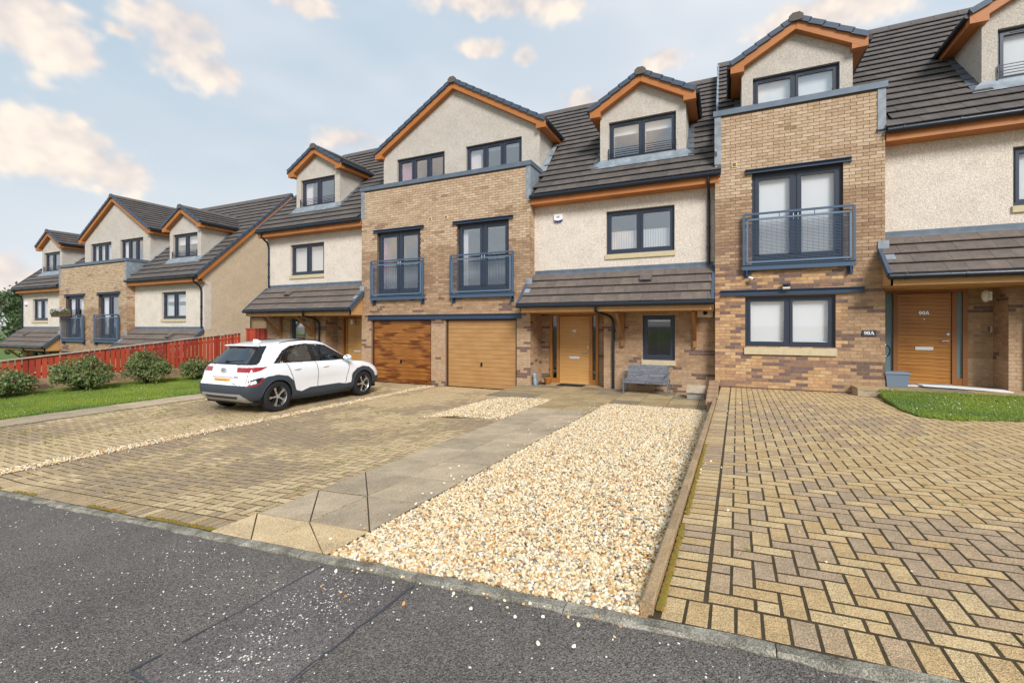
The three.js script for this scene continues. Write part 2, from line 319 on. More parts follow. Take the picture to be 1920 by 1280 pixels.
function placeTiles(list, parent, world, count) {
  const top = new Set(count ? nearest(list, world, count) : []), mb = new MB(); let k = 0;
  for (const t of list) {
    const m = tileMats[t.kind][t.i], a = t.u.map((q) => q * t.w / 2), nv = V().crossVectors(V(...t.u), V(...t.b)).normalize(); if (nv.y < 0) nv.negate(); const n = nv.multiplyScalar(.009).toArray();
    if (top.has(t) && t.s > 0) {
      const A = V(...a).multiplyScalar(2), B = V(...t.b).multiplyScalar(2), C = V(...n).multiplyScalar(2); if (V().crossVectors(A, B).dot(C) < 0) A.negate();
      const o = mesh('roof_tile', TILE_GEO[k++ % 6], m, parent); o.applyMatrix4(new THREE.Matrix4().makeBasis(A, B, C).setPosition(...t.c)); continue;
    }
    mb.tint(m.color); mb.ou = rnd(); mb.ov = rnd(); mb.obox(t.c, a, t.b, n);
  }
  if (mb.p.length) stuff(mb.build('tiling', tileStuffMat, parent));
}

// ---------- windows and doors ----------
function windowUnit(H, l0, l1, y0, y1, zf, o = {}) {
  const { L, g } = H, n = o.panes ?? 2, zr = zf - (o.recess ?? .09), f = new MB(), fw = .065;
  f.box(L(l0), L(l1), y1 - fw, y1, zr - .07, zr).box(L(l0), L(l1), y0, y0 + fw + .02, zr - .07, zr + .012).box(L(l0), L(l0 + fw), y0 + fw + .02, y1 - fw, zr - .07, zr).box(L(l1 - fw), L(l1), y0 + fw + .02, y1 - fw, zr - .07, zr);
  const w = (l1 - l0 - 2 * fw + .03) / n, cells = [];
  for (let i = 0; i < n; i++) {
    const a = l0 + fw - .015 + i * w, b = a + w;
    if (i) f.box(L(a - .03), L(a + .03), y0 + fw + .02, y1 - fw, zr - .069, zr - .002);
    const s = o.sash ?? .055, p0 = a + (i ? .03 : .015), p1 = b - (i < n - 1 ? .03 : .015), q0 = y0 + fw + .02, q1 = y1 - fw;
    f.box(L(p0), L(p1), q1 - s, q1, zr - .055, zr + .016).box(L(p0), L(p1), q0, q0 + s + (o.kick ?? 0), zr - .055, zr + .016).box(L(p0), L(p0 + s), q0 + s, q1 - s, zr - .055, zr + .016).box(L(p1 - s), L(p1), q0 + s, q1 - s, zr - .055, zr + .016);
    f.box(L(lerp(p0, p1, .2)), L(lerp(p0, p1, .8)), q1 - .028, q1 - .014, zr + .016, zr + .026);   // trickle vent
    cells.push([p0 + s, p1 - s, q0 + s + (o.kick ?? 0), q1 - s]);
  }
  const W = f.build(o.name ?? 'window', M.frame, g);
  for (const [a, b, c, d] of cells) { const k = o.bead ? new MB() : null; if (k) { k.box(L(a), L(b), d - .012, d, zr - .045, zr - .03).box(L(a), L(b), c, c + .012, zr - .045, zr - .03).box(L(a), L(a + .012), c, d, zr - .045, zr - .03).box(L(b - .012), L(b), c, d, zr - .045, zr - .03).build('glazing_bead', M.white, W); }
    new MB().box(L(a - .01), L(b + .01), c - .01, d + .01, zr - .03, zr - .026).build('pane', o.obscure ? M.patterned : o.blind || o.clear ? M.glassClear : M.glass, W); }
  if (!o.obscure) {
    const D = o.depth ?? 2.6, r = new MB(); r.box(L(l0 + .005), L(l1 - .005), y0 + .005, y1 - .005, zr - D, zr - .072, 'f'); r.build('room', M.room, W);
  }
  const zc = zr - (o.blind ? .1 : .14);
  const slats = (a, b, c, d) => { const k = new MB(); for (let y = d - .012; y > c; y -= .024) k.obox([(L(a) + L(b)) / 2, y, zc], [Math.abs(L(b) - L(a)) / 2, 0, 0], [0, .0125, .004], [0, -.0003, .0008]); k.build('blind', M.blind, W); };
  if (o.blind) for (const [a, b, c, d] of cells) slats(a - .02, b + .02, lerp(d, c, o.blind === true ? 1 : o.blind), d + .02);
  if (o.roller) new MB().box(L(l0 + .06), L(l1 - .06), lerp(y1, y0, o.roller), y1 - .02, zc - .004, zc).build('roller_blind', M.blind, W);
  if (o.net) { const k = new MB(); folds(k, L, l0 + .05, l1 - .05, lerp(y0, y1, o.net[0]), lerp(y0, y1, o.net[1]), zc, .012, 26); k.build('net_curtain', M.net, W); }
  for (const [side, mm, frac] of o.curtains ?? []) { const k = new MB(), wd = (l1 - l0) * frac, a = side < 0 ? l0 + .05 : l1 - .05 - wd; folds(k, L, a, a + wd, y0 + .04, y1 - .04, zc, .03, Math.max(4, Math.round(wd / .07))); k.build('curtain', mm, W); }
  if (o.sillY) new MB().box(L(l0 - .02), L(l1 + .02), o.sillY, y0 - .002, zf - .14, zf + .04).build('sill', M.sill, W);
  return W;
}
function folds(k, L, a, b, y0, y1, z, amp, n) {
  const N = n * 4; for (let i = 0; i < N; i++) { const x = (q) => lerp(a, b, q / N), zz = (q) => z + Math.sin(q / 4 * 2 * Math.PI) * amp; k.quad([L(x(i)), y0, zz(i)], [L(x(i + 1)), y0, zz(i + 1)], [L(x(i + 1)), y1, zz(i + 1)], [L(x(i)), y1, zz(i)]); }
}
const oakPale = mat(srgb(203, 155, 92), .45, { map: woodTex([255, 255, 255], [190, 165, 130], 1.5, .7, 33) });
const oakDark = mat(srgb(174, 120, 52), .4, { map: woodTex([255, 255, 255], [170, 130, 90], 1.5, .9, 35) });
const oakFrame = mat(srgb(170, 114, 54), .45, { map: woodTex([255, 255, 255], [190, 165, 130], 1.5, .7, 37) });
const oakFrameDark = mat(srgb(142, 92, 46), .45, { map: woodTex([255, 255, 255], [180, 150, 120], 1.5, .7, 39) });
const garageDark = mat(srgb(162, 108, 50), .42, { map: woodTex([255, 248, 240], [140, 104, 72], 1.7, 1.3, 51) });
const garagePale = mat(srgb(180, 138, 88), .5, { map: woodTex([255, 255, 255], [205, 185, 160], 1.3, .7, 53) });
const garageFrame = mat(srgb(74, 44, 30), .6);
const obscureGlass = phys({ color: srgb(150, 184, 190), roughness: .45, transmission: .6, thickness: 0 });

function frontDoor(H, o) {
  const { L, g, bw } = H, z = -.9, l0 = bw + .275 + (o.shift ?? 0), l1 = l0 + 1.485, y0 = .165, y1 = 2.245, fm = o.dark ? oakFrameDark : oakFrame, pm = o.dark ? oakDark : oakPale;
  const p0 = l0 + .3, p1 = p0 + .93, F = new MB();
  F.box(L(l0), L(l1), y1 - .06, y1, z - .05, z + .04).box(L(l0), L(l0 + .075), y0, y1 - .06, z - .05, z + .04).box(L(l1 - .075), L(l1), y0, y1 - .06, z - .05, z + .04).box(L(p0 - .08), L(p0), y0, y1 - .06, z - .05, z + .04).box(L(p1), L(p1 + .08), y0, y1 - .06, z - .05, z + .04)
    .box(L(l0 + .075), L(p0 - .08), y0, y0 + .16, z - .05, z + .03).box(L(p1 + .08), L(l1 - .075), y0, y0 + .16, z - .05, z + .03);
  const D = F.build('front_door', fm, g);
  for (const [a, b] of [[l0 + .075, p0 - .08], [p1 + .08, l1 - .075]]) { new MB().box(L(a), L(b), y0 + .16, y1 - .06, z - .02, z - .012).build('side_light', o.dark ? obscureGlass : M.glassClear, D); }
  const n = o.dark ? 15 : 17, h = (y1 - .07 - y0 - .03) / n;
  for (let i = 0; i < n; i++) new MB().box(L(p0 + .006), L(p1 - .006), y0 + .03 + i * h, y0 + .03 + (i + 1) * h - (o.dark ? .007 : .003), z - .03, z + (o.dark ? .012 + (i % 2) * .001 : .01)).build('board', pm, D);
  new MB().box(L(p0 + .006), L(p1 - .006), y0 + .03, y1 - .07, z - .04, z + .004).build('door_core', fm, D);
  new MB().box(L(p0), L(p1), y0, y0 + .03, z - .05, z + .06).build('threshold', M.chrome, D);
  new MB().box(L(p0 + .31), L(p0 + .62), .92, .99, z + .012, z + .026).build('letter_plate', mat(srgb(225, 226, 228), .35, { metalness: .4 }), D);
  new MB().rod([L(p1 - .06), 1.13, z + .01], [L(p1 - .06), 1.13, z + .06], .012).bar([L(p1 - .06), 1.13, z + .06], [L(p1 - .18), 1.12, z + .06], .018, .022).build('handle', M.chrome, D);
  new MB().rod([L(p1 - .06), 1.27, z + .012], [L(p1 - .06), 1.27, z + .026], .026, 14).build('lock', M.chrome, D);
  new MB().rod([L((p0 + p1) / 2), 1.60, z + .012], [L((p0 + p1) / 2), 1.60, z + .022], .012, 10).build('peephole', M.chrome, D);
  if (o.number) text(o.number, font, .075, .008, M.chrome, D, L((p0 + p1) / 2), 1.74, z + .013, 'door_number');
  return D;
}

// ---------- a pitched cross roof (gable or dormer), front verge at zf, with boards, verge units, gutters ----------
function crossRoof(H, cx, half, yE, rise, zf, zb, wallZ, wallHalf, tiles, deck, mainY, sides = [-1, 1]) {
  const { L, m, g } = H, sl = Math.hypot(half, rise), sx = half / sl, sy = rise / sl;
  const R = new MB(), board = new MB(), verge = [], gut = new MB(), yR = yE + rise;
  for (const s of sides) {
    const u = [0, 0, -1], up = [-s * m * sx, sy, 0], n = [s * m * sy, sx, 0];
    layTiles(tiles, deck, [L(cx + s * half), yE, zf], u, up, zf - zb, sl, (c) => c[1] < mainY(c[2]) - .12, 'roof', sl / Math.round(sl / .33), .3);
    const P = (t, h, z) => [L(cx + s * (half - sx * t)) + n[0] * h, yE + sy * t + n[1] * h, z];
    // bargeboard and the soffit behind it
    for (const z of [zf - .01, zf - .04]) board.quad(P(-.02, -.22, z), P(sl - .22 * rise / half, -.22, z), P(sl, .03, z), P(-.02, .03, z));
    board.quad(P(-.02, -.22, zf - .01), P(sl - .22 * rise / half, -.22, zf - .01), P(sl - .22 * rise / half, -.22, wallZ), P(-.02, -.22, wallZ));
    // boxed foot of the verge
    board.prism([[L(cx + s * (half + .02)), yE - .03], [L(cx + s * (half + .02)), yE - .22], [L(cx + s * (wallHalf - .05)), yE - .22], [L(cx + s * (wallHalf - .05)), yE - .22 + (half - wallHalf) * rise / half]].sort(() => 0), wallZ, zf - .012);
    // side fascia and soffit running back into the main roof
    const zEnd = zf - Math.max(.5, zf - zb), xs = L(cx + s * half), xw = L(cx + s * wallHalf);
    board.box(xs - .015 * s * m, xs, yE - .2, yE - .03, zEnd, zf - .05).box(xw, xs - .015 * s * m, yE - .205, yE - .19, zEnd, zf - .05);
    gut.rod([xs + s * m * .055, yE - .04, zf - .02], [xs + s * m * .055, yE - .04, zEnd], .055, 10);
    for (let z = zf - .4; z > zEnd; z -= .8) gut.rod([xs + s * m * .055, yE - .04, z], [xs + s * m * .055, yE - .04, z - .06], .063, 10);
    // verge units, one over each course
    const nT = Math.round(sl / .33), gg = sl / nT;
    for (let j = 0; j < nT; j++) { const k = new MB(); k.obox(P((j + .5) * gg, .0, zf + .012), [up[0] * gg * .53, up[1] * gg * .53, 0], [n[0] * .058, n[1] * .058, 0], [0, 0, .03]); const q = k.p; verge.push([k, j]); for (let i = 0; i < q.length; i += 3) { const t = (q[i] - L(cx + s * half)) * up[0] + (q[i + 1] - yE) * up[1], lift = .022 * (1 - (t / gg - j)); q[i] += n[0] * lift; q[i + 1] += n[1] * lift; } }
  }
  const roof = board.build('bargeboard', M.barge, g);
  for (const [k] of verge) k.build('verge_unit', M.verge, roof);
  gut.build('dormer_gutter', M.gutter, g);
  // ridge tiles and the end cap
  const nR = Math.max(2, Math.round((zf - zb) / .45)), rs = (zf - zb) / nR;
  const full = sides.length > 1, prof = (w, h) => full ? [[-w, -h], [-w * .45, .055], [w * .45, .055], [w, -h]] : m > 0 ? [[0, .055], [w * .45, .055], [w, -h], [0, -h]] : [[-w, -h], [-w * .45, .055], [0, .055], [0, -h]];
  for (let j = 0; j < nR; j++) { const z1 = zf - j * rs; if (mainY(z1) > yR + .1) break; new MB().prism(prof(.13, .06).map(([x, y]) => [L(cx) + x, yR + .02 + y]), z1 - rs + .008, z1 - .01 * (j > 0)).build('ridge_tile', M.ridge, roof); }
  new MB().prism((full ? [[-.14, -.1], [-.15, .02], [-.07, .09], [.07, .09], [.15, .02], [.14, -.1]] : m > 0 ? [[0, -.1], [0, .09], [.07, .09], [.15, .02], [.14, -.1]] : [[-.14, -.1], [-.15, .02], [-.07, .09], [0, .09], [0, -.1]]).map(([x, y]) => [L(cx) + x, yR + .01 + y]), zf + .005, zf + .06).build('ridge_end_cap', M.ridge, roof);
}
function gutterRun(H, l0, l1, y, z, parent, name = 'gutter') {
  const k = new MB(), { L } = H; k.rod([L(l0), y, z], [L(l1), y, z], .06, 12); for (let l = l0 + .25; l < l1; l += .9) k.rod([L(l), y, z], [L(l + .05), y, z], .068, 12);
  return k.build(name, M.gutter, parent);
}
function balcony(H, lc, half, y0, y1, z) {
  const { L, g } = H, k = new MB(), a = lc - half, b = lc + half;
  k.bar([L(a), y1, z], [L(b), y1, z], .045, .045).bar([L(a), y0 + .12, z], [L(a), y1, z], .05, .05, [0, 0, 1]).bar([L(b), y0 + .12, z], [L(b), y1, z], .05, .05, [0, 0, 1]).box(L(a - .03), L(b + .03), y0 - .01, y0 + .12, z - .04, z + .02).box(L(a - .03), L(b + .03), y0 + .105, y0 + .12, z - .11, z + .05);
  for (const s of [.34, .66]) k.bar([L(lerp(a, b, s)), y1 - .12, z], [L(lerp(a, b, s)), y1, z], .014, .014, [0, 0, 1]);
  const B = k.build('balcony', M.steel, g), f0 = a + .07, f1 = b - .07, q0 = y0 + .17, q1 = y1 - .13;
  new MB().bar([L(f0), q1, z + .02], [L(f1), q1, z + .02], .035, .035).bar([L(f0), q0, z + .02], [L(f1), q0, z + .02], .035, .035).bar([L(f0), q0, z + .02], [L(f0), q1, z + .02], .035, .035, [0, 0, 1]).bar([L(f1), q0, z + .02], [L(f1), q1, z + .02], .035, .035, [0, 0, 1]).build('panel_frame', mat(srgb(104, 124, 146), .4, { metalness: .2 }), B);
  const w = new MB(); for (let y = q0 + .03; y < q1; y += .032) w.bar([L(f0), y, z + .02], [L(f1), y, z + .02], .007, .009); for (let l = f0 + .1; l < f1; l += .1) w.bar([L(l), q0, z + .013], [L(l), q1, z + .013], .004, .004, [0, 0, 1]);
  w.build('wire_mesh', mat(srgb(84, 100, 122), .4, { metalness: .4 }), B);
  for (const l of [a + .06, b - .06]) new MB().box(L(l - .06), L(l + .06), y0 - .17, y0 - .012, .002, .02).box(L(l - .012), L(l + .012), y0 - .15, y0 - .012, .02, z + .02).rod([L(l - .035), y0 - .11, .02], [L(l - .035), y0 - .11, .03], .012).rod([L(l + .035), y0 - .11, .02], [L(l + .035), y0 - .11, .03], .012).build('bracket', M.steelDark, B);
  for (const s of [-1, 1]) new MB().bar([L(lc + s * .045), y1 - .17, .0 - .05], [L(lc + s * .045), y1 - .02, -.05], .014, .014, [0, 0, 1]).build('door_handle', M.white, B);
  return B;
}

// ---------- a whole house ----------
const SLOPE = .98, EAVE_Z = .05, EAVE_Y = 5.6, RIDGE_Z = -4.49, RIDGE_Y = EAVE_Y + SLOPE * (EAVE_Z - RIDGE_Z);
function house(o) {
  const g = thing('terraced_house', o.label, 'house', o.ox, o.oy, o.oz ?? 0), m = o.m, bw = o.bw ?? 3.15, len = o.len ?? 8, L = (l) => m * l, H = { g, m, L, bw };
  const world = ([x, y, z]) => [x + o.ox, y + o.oy, z + (o.oz ?? 0)], A = [m, 0, 0], N = [0, 0, 1], near = o.near;
  const zoneOf = o.bay === 'garage' ? (l, y) => y > 4.3 + .25 * noise2(l * 1.5, 3) ? 'pale' : y > 2.75 ? 'mid' : y > 2.24 ? 'porch' : y > 1.72 + .3 * noise2(l * 2, 9) ? 'porch' : 'buff'
    : (l, y) => y > 4.55 - .3 * noise2(l * 1.2, 5) ? 'pale' : y > 2.78 + .1 * noise2(l * 3, 2) ? 'mid' : l > bw - .55 - .25 * noise2(y * 9, 8) ? 'porch' : 'mix';
  const sh = bw > 3.2 ? .1 : 0, fc = 1.58 + sh, french = [fc - .885, fc + .885, 2.86, 5.02];
  const low = o.bay === 'garage' ? [.27, 2.72, 0, 2.10] : [.65, 2.43, .95, 2.15];
  // brick bay, its returns, and the porch walls: mortar behind, bricks on it
  const mortar = new MB(), bricks = [];
  for (const [y0, y1, k] of [[0, 2.78, o.bay === 'garage' ? 'porch' : 'mix'], [2.78, 4.4, 'mid'], [4.4, 6.5, 'pale']]) { mortar.tint(MORTAR[k]); panel(mortar, L, .006, bw - .006, y0, y1, -.007, -.3, [low, french]); }
  layBricks(bricks, [0, 0, 0], A, N, 0, bw, .01, 6.49, [low, french], zoneOf);
  mortar.tint(MORTAR.porch); mortar.box(L(bw - .3), L(bw - .007), 0, 5.45, -.9, -.3);
  layBricks(bricks, [L(bw), 0, 0], [0, 0, -1], A, .012, .9, .01, 2.42, [], (l, y) => y < 1.0 ? 'buff' : 'porch');
  layBricks(bricks, [L(bw), 0, 0], [0, 0, -1], A, .012, .32, 2.41, 5.42, [], (l, y) => y > 4.4 ? 'pale' : 'mid');
  if (!o.party) { mortar.tint(MORTAR.mid); mortar.box(L(.007), L(.3), 0, 6.5, -.9, -.3); layBricks(bricks, [0, 0, 0], [0, 0, -1], [-m, 0, 0], .012, .32, .01, 6.49, [], () => 'mid'); }
  const rec = bw + 2.05, pw = [bw + 3.086, bw + 3.9, .99, 2.166], dsh = o.door?.shift ?? 0;
  mortar.tint(MORTAR.porch); panel(mortar, L, rec + .007, len - .007, 0, 3.38, -.327, -.6, [pw]); mortar.box(L(rec + .007), L(rec + .3), 0, 2.5, -.95, -.6);
  panel(mortar, L, bw - .1, rec + .02, 0, 2.5, -.907, -1.1, [[bw + .275 + dsh, bw + 1.76 + dsh, .165, 2.245]]);
  const porchZone = (l, y) => y < .75 ? 'buff' : 'porch';
  layBricks(bricks, [0, 0, -.32], A, N, rec, len, .01, 2.45, [pw], porchZone);
  layBricks(bricks, [0, 0, -.9], A, N, bw, rec, .01, 2.45, [[bw + .275 + dsh, bw + 1.76 + dsh, 0, 2.245]], porchZone, 1);
  layBricks(bricks, [L(rec), 0, -.32], [0, 0, -1], [-m, 0, 0], .012, .58, .01, 2.45, [], porchZone);
  const wall = mortar.build('brick_wall', mortarMat, g);
  placeBricks(bricks, wall, world, near ? 300 : 0);
  // roughcast front, end walls, back wall
  const uw = [bw + 2.115, bw + 3.89, 3.83, 5.01], hw = new MB(); panel(hw, L, bw, len, 3.38, 5.38, -.32, -.6, [uw]);
  hw.build('roughcast_wall', M.harl, g);
  const endPts = [[-.33, -.2], [-.33, 5.3], [-.2, 5.5], [RIDGE_Z, RIDGE_Y - .2], [-8.9, 5.3], [-8.9, -.2]];
  new MB().prismX(endPts, L(len - .25), L(len - .004), o.endWindow ? [[[-3.3, 2.78], [-3.3, 3.95], [-2.35, 3.95], [-2.35, 2.78]]] : []).build('gable_wall', M.harlTan, g);
  new MB().prismX([[-.95, 0], [-.95, 6.2], [RIDGE_Z, RIDGE_Y - .2], [-8.9, 5.3], [-8.9, 0]], L(.004), L(.2)).build('party_wall', M.harlTan, g);
  new MB().box(L(.2), L(len - .25), -.2, 5.3, -8.9, -8.65).build('back_wall', M.harl, g);
  // windows of the roughcast part
  windowUnit(H, ...uw, -.32, { sillY: 3.70, ...o.upper }); windowUnit(H, ...pw, -.32, { panes: 1, sillY: .86, ...o.porchWindow });
  if (o.door) frontDoor(H, o.door);
  // brick bay openings
  if (o.bay === 'garage') {
    const [a, b, , d] = low, F = new MB().box(L(a), L(a + .05), 0, d, -.16, -.05).box(L(b - .05), L(b), 0, d, -.16, -.05).box(L(a + .05), L(b - .05), d - .05, d, -.16, -.05).build('garage_door', garageFrame, g), n = 16, h = (d - .06) / n;
    for (let i = 0; i < n; i++) { const k = new MB(); k.ou = hash(i, 5) * 3; k.ov = hash(i, 6) * 3; k.box(L(a + .055), L(b - .055), .01 + i * h, .01 + (i + 1) * h - .006, -.13, -.085).build('board', o.garage, F); }
    new MB().box(L(a + .05), L(b - .05), .01, d - .05, -.15, -.135).build('door_core', garageFrame, F);
    const hx = L((a + b) / 2 + .02); new MB().box(hx - .025, hx + .025, .66, .78, -.085, -.07).rod([hx, .74, -.07], [hx, .74, -.03], .016).bar([hx - .005, .74, -.035], [hx + .01, .67, -.035], .022, .03).build('handle', M.black, F);
    new MB().box(L(0), L(2.86), 2.235, 2.25, -.05, .055).box(L(0), L(2.86), 2.115, 2.235, -.02, .012).box(L(0), L(2.86), 2.1, 2.115, -.05, .055).build('steel_beam', M.steelDark, g);
  } else {
    windowUnit(H, ...low, 0, { sillY: .79, ...o.lower });
    new MB().box(L(.12), L(2.94), 2.285, 2.3, -.05, .06).box(L(.12), L(2.94), 2.185, 2.285, -.02, .012).box(L(.12), L(2.94), 2.17, 2.185, -.05, .06).build('steel_beam', M.steelDark, g);
  }
  windowUnit(H, french[0], french[1], french[2], french[3], 0, { name: 'french_window', sash: .085, kick: .1, ...o.french });
  new MB().box(L(french[0] - .15), L(french[1] + .15), 5.105, 5.12, -.05, .06).box(L(french[0] - .15), L(french[1] + .15), 5.035, 5.105, -.02, .012).box(L(french[0] - .15), L(french[1] + .15), 5.02, 5.035, -.05, .06).build('steel_lintel', M.steelDark, g);
  balcony(H, fc, 1.06, 2.76, 4.05, .1);
  const vl = o.vent ?? .3; new MB().box(L(vl - .06), L(vl + .06), 5.23, 5.35, .0, .02).build('air_vent', M.vent, g).add(new MB().box(L(vl - .035), L(vl + .035), 5.25, 5.33, .02, .024).build('grille', M.ventDark, g));
  // parapet coping, lead cladding of the return and the flat roof behind
  const cop = new MB().box(L(o.party ? 0 : -.04), L(bw + .04), 6.5, 6.63, -.34, .045).box(L(bw - .3), L(bw + .04), 6.5, 6.629, -1.05, -.34); cop.build('parapet_coping', M.lead, g);
  new MB().box(L(bw - .13), L(bw + .012), 5.55, 6.5, -.32, .014).box(L(bw - .012), L(bw + .012), 5.45, 6.5, -1.1, -.32).build('lead_cladding', M.leadPale, g);
  if (!o.party) new MB().box(L(-.012), L(.13), 5.35, 6.5, -.32, .014).build('lead_cladding', M.leadPale, g);
  new MB().box(L(.2), L(bw - .012), 6.2, 6.3, -1.3, -.3).build('flat_roof', M.lead, g);
  // main roof
  const tiles = [], deck = new MB(), mainY = (z) => EAVE_Y + SLOPE * (EAVE_Z - z), sl = Math.hypot(1, SLOPE), dc = bw + 2.98, slopeLen = (EAVE_Z - RIDGE_Z) * sl;
  const gableTop = o.top === 'gable';
  const skip = ([x, y, z]) => {
    const l = x * m;
    if (l < bw + .02 && z > -1.02) return true;
    if (gableTop && l < 3.28 && y < RIDGE_Y - .585 * l - .02) return true;
    if (!gableTop && Math.abs(l - (bw / 2 + .1)) < 1.1 && z > -2.2 && y < 8.3) return true;
    return Math.abs(l - dc) < 1.13 && z < -.72 && z > -2.4 && y < 8.2;
  };
  layTiles(tiles, deck, [L(0), EAVE_Y, EAVE_Z], A, [0, SLOPE / sl, -1 / sl], len + .12, slopeLen, skip, 'roof');
  const backDeck = new MB().quad([L(-.02), RIDGE_Y, RIDGE_Z], [L(len + .1), RIDGE_Y, RIDGE_Z], [L(len + .1), 5.3, -9.0], [L(-.02), 5.3, -9.0]);
  // main eave
  const e0 = bw + .015, eave = new MB().box(L(e0), L(len + .1), 5.35, 5.53, -.0, .02).box(L(e0), L(len + .1), 5.34, 5.36, -.32, -.0).build('eaves_board', M.barge, g);
  gutterRun(H, e0, len + .14, 5.555, .085, eave);
  // end verge of the main roof
  { const n = [0, 1 / sl, SLOPE / sl], up = [0, SLOPE / sl, -1 / sl], nT = 18, gg = slopeLen / nT, V0 = new MB().bar([L(len + .1), EAVE_Y - .12, EAVE_Z - .02], [L(len + .1), RIDGE_Y - .12, RIDGE_Z], .03, .2, [0, 1, 1]).build('bargeboard', M.barge, g);
    for (let j = 0; j < nT; j++) { const t = (j + .5) * gg; new MB().obox([L(len + .11), EAVE_Y + up[1] * t + .022, EAVE_Z + up[2] * t + .02], [0, up[1] * gg * .53, up[2] * gg * .53], [.035, 0, 0], [0, n[1] * .05, n[2] * .05]).build('verge_unit', M.verge, V0); }
    if (o.stepFlash) new MB().bar([L(.02), EAVE_Y - .02, EAVE_Z], [L(.02), RIDGE_Y - .02, RIDGE_Z], .05, .16, [0, 1, 1]).build('verge_flashing', M.leadPale, g); }
  for (let l = 0; l < len; l += .5) new MB().prismX([[RIDGE_Z - .14, RIDGE_Y - .08], [RIDGE_Z - .06, RIDGE_Y + .07], [RIDGE_Z + .06, RIDGE_Y + .07], [RIDGE_Z + .14, RIDGE_Y - .08]], L(l), L(Math.min(len + .1, l + .492))).build('ridge_tile', M.ridge, eave);
  // dormers or the shared gable
  const dormer = (cx, win, rail) => {
    const zF = -.8, wh = 1.15, k = new MB();
    panel(k, (l) => L(cx + l), -wh, wh, 5.9, 8.02, zF, zF - .2, [[-.9, .9, 6.4, 7.64]]); k.prism([[L(cx - wh), 8.02], [L(cx + wh), 8.02], [L(cx), 8.68]], zF - .2, zF);
    for (const s of [-1, 1]) { k.prismX([[zF - .2, 5.9], [zF - .2, 8.0], [-2.6, 8.0], [-2.6, 7.6]], L(cx + s * wh), L(cx + s * (wh - .15))); }
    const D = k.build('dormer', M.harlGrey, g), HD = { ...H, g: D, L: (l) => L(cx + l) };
    windowUnit(HD, -.9, .9, 6.53, 7.64, zF, { ...win });
    new MB().box(L(cx - .9), L(cx + .9), 6.4, 6.53, zF - .16, zF - .05).build('window_apron', M.steelDark, D);
    if (rail) { const r = new MB(); for (const y of [6.62, 6.68, 6.74, 6.8, 6.86]) r.bar([L(cx - .9), y, zF + .03], [L(cx + .9), y, zF + .03], .014, .014); for (const s of [-.9, .9]) r.bar([L(cx + s), 6.58, zF + .03], [L(cx + s), 6.88, zF + .03], .02, .02, [0, 0, 1]).bar([L(cx + s), 6.75, zF - .05], [L(cx + s), 6.75, zF + .03], .02, .02); r.build('safety_rail', M.frame, D); }
    // lead apron below and soakers beside the cheeks
    const ya = mainY(zF), q = (l, dz, h) => [L(cx + l), mainY(zF + dz) + h, zF + dz + h];
    new MB().quad(q(-wh - .22, .16, .035), q(wh + .22, .16, .035), q(wh + .1, -.02, .05), q(-wh - .1, -.02, .05)).quad(q(-wh - .1, -.02, .05), q(wh + .1, -.02, .05), [L(cx + wh), ya + .16, zF + .006], [L(cx - wh), ya + .16, zF + .006]).build('lead_apron', M.leadPale, D);
    for (const s of [-1, 1]) new MB().quad(q(s * (wh + .002), .1, .04), q(s * (wh + .2), .1, .04), q(s * (wh + .12), -1.75, .04), q(s * (wh + .002), -1.75, .04)).build('lead_soaker', M.lead, D);
    crossRoof({ ...H, g: D }, cx, 1.385, 8.0, .79, -.6, -3.6, zF, wh, tiles, deck, mainY);
  };
  dormer(dc, o.dormerWindow, o.rail !== false);
  if (gableTop) {
    const zG = -1.0, k = new MB(); panel(k, L, 0, 3.04, 6.0, 8.06, zG, zG - .2, [[.42, 2.44, 6.6, 7.83]]); k.prism([[L(0), 8.06], [L(3.04), 8.06], [L(3.04), 8.16], [L(0), 9.93]], zG - .2, zG).prismX([[zG - .2, 6.0], [zG - .2, 8.12], [-2.7, 8.12], [-2.7, 7.9]], L(3.04), L(2.86));
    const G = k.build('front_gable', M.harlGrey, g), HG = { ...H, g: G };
    windowUnit(HG, .42, 2.44, 6.6, 7.83, zG, { panes: 3, ...o.gableWindow });
    const q = (l, z, h) => [L(l), mainY(z) + h, z + h]; new MB().quad(q(3.045, -.9, .04), q(3.3, -.9, .04), q(3.2, -2.6, .04), q(3.045, -2.6, .04)).build('lead_soaker', M.leadPale, G);
    crossRoof(HG, 0, 3.28, 8.13, RIDGE_Y - 8.13, -.82, RIDGE_Z, zG, 3.04, tiles, deck, mainY, [1]);
  } else dormer(bw / 2 + .1, o.bayDormerWindow, false);
  // porch: tiled lean-to roof, lead flashing, timber beam, soffit, brackets
  const pz = .65, py = 2.46, top = 3.36, pl = Math.hypot(pz + .32, top - py), ps = [0, (top - py) / pl, -(pz + .32) / pl], p0 = bw - .1, p1 = len - (o.porchInset ?? .03);
  const ptiles = []; layTiles(ptiles, deck, [L(p0), py, pz], A, ps, p1 - p0, pl, ([x, , z]) => x * m < bw + .02 && z < .02, 'porch', pl / 4, .3);
  new MB().quad([L(bw), top - .07, -.24], [L(p1), top - .07, -.24], [L(p1), top + .03, -.31], [L(bw), top + .03, -.31]).box(L(bw + .02), L(p1), top + .0, top + .13, -.33, -.312).build('lead_flashing', M.lead, g);
  const beam = new MB().box(L(p0 + .05), L(p1), py - .2, py - .05, pz - .1, pz - .05).box(L(p0 + .05), L(p1), py - .21, py - .19, -.32, pz - .1).box(L(bw), L(rec), py - .215, py - .2, -.95, -.3).prismX([[pz - .05, py - .2], [pz - .05, py - .04], [.01, py + .5], [.01, py - .2]], L(p0 + .05), L(p0 + .075)); beam.prismX([[pz - .05, py - .2], [pz - .05, py - .04], [-.3, top - .06], [-.3, py - .2]], L(p1), L(p1 - .025));
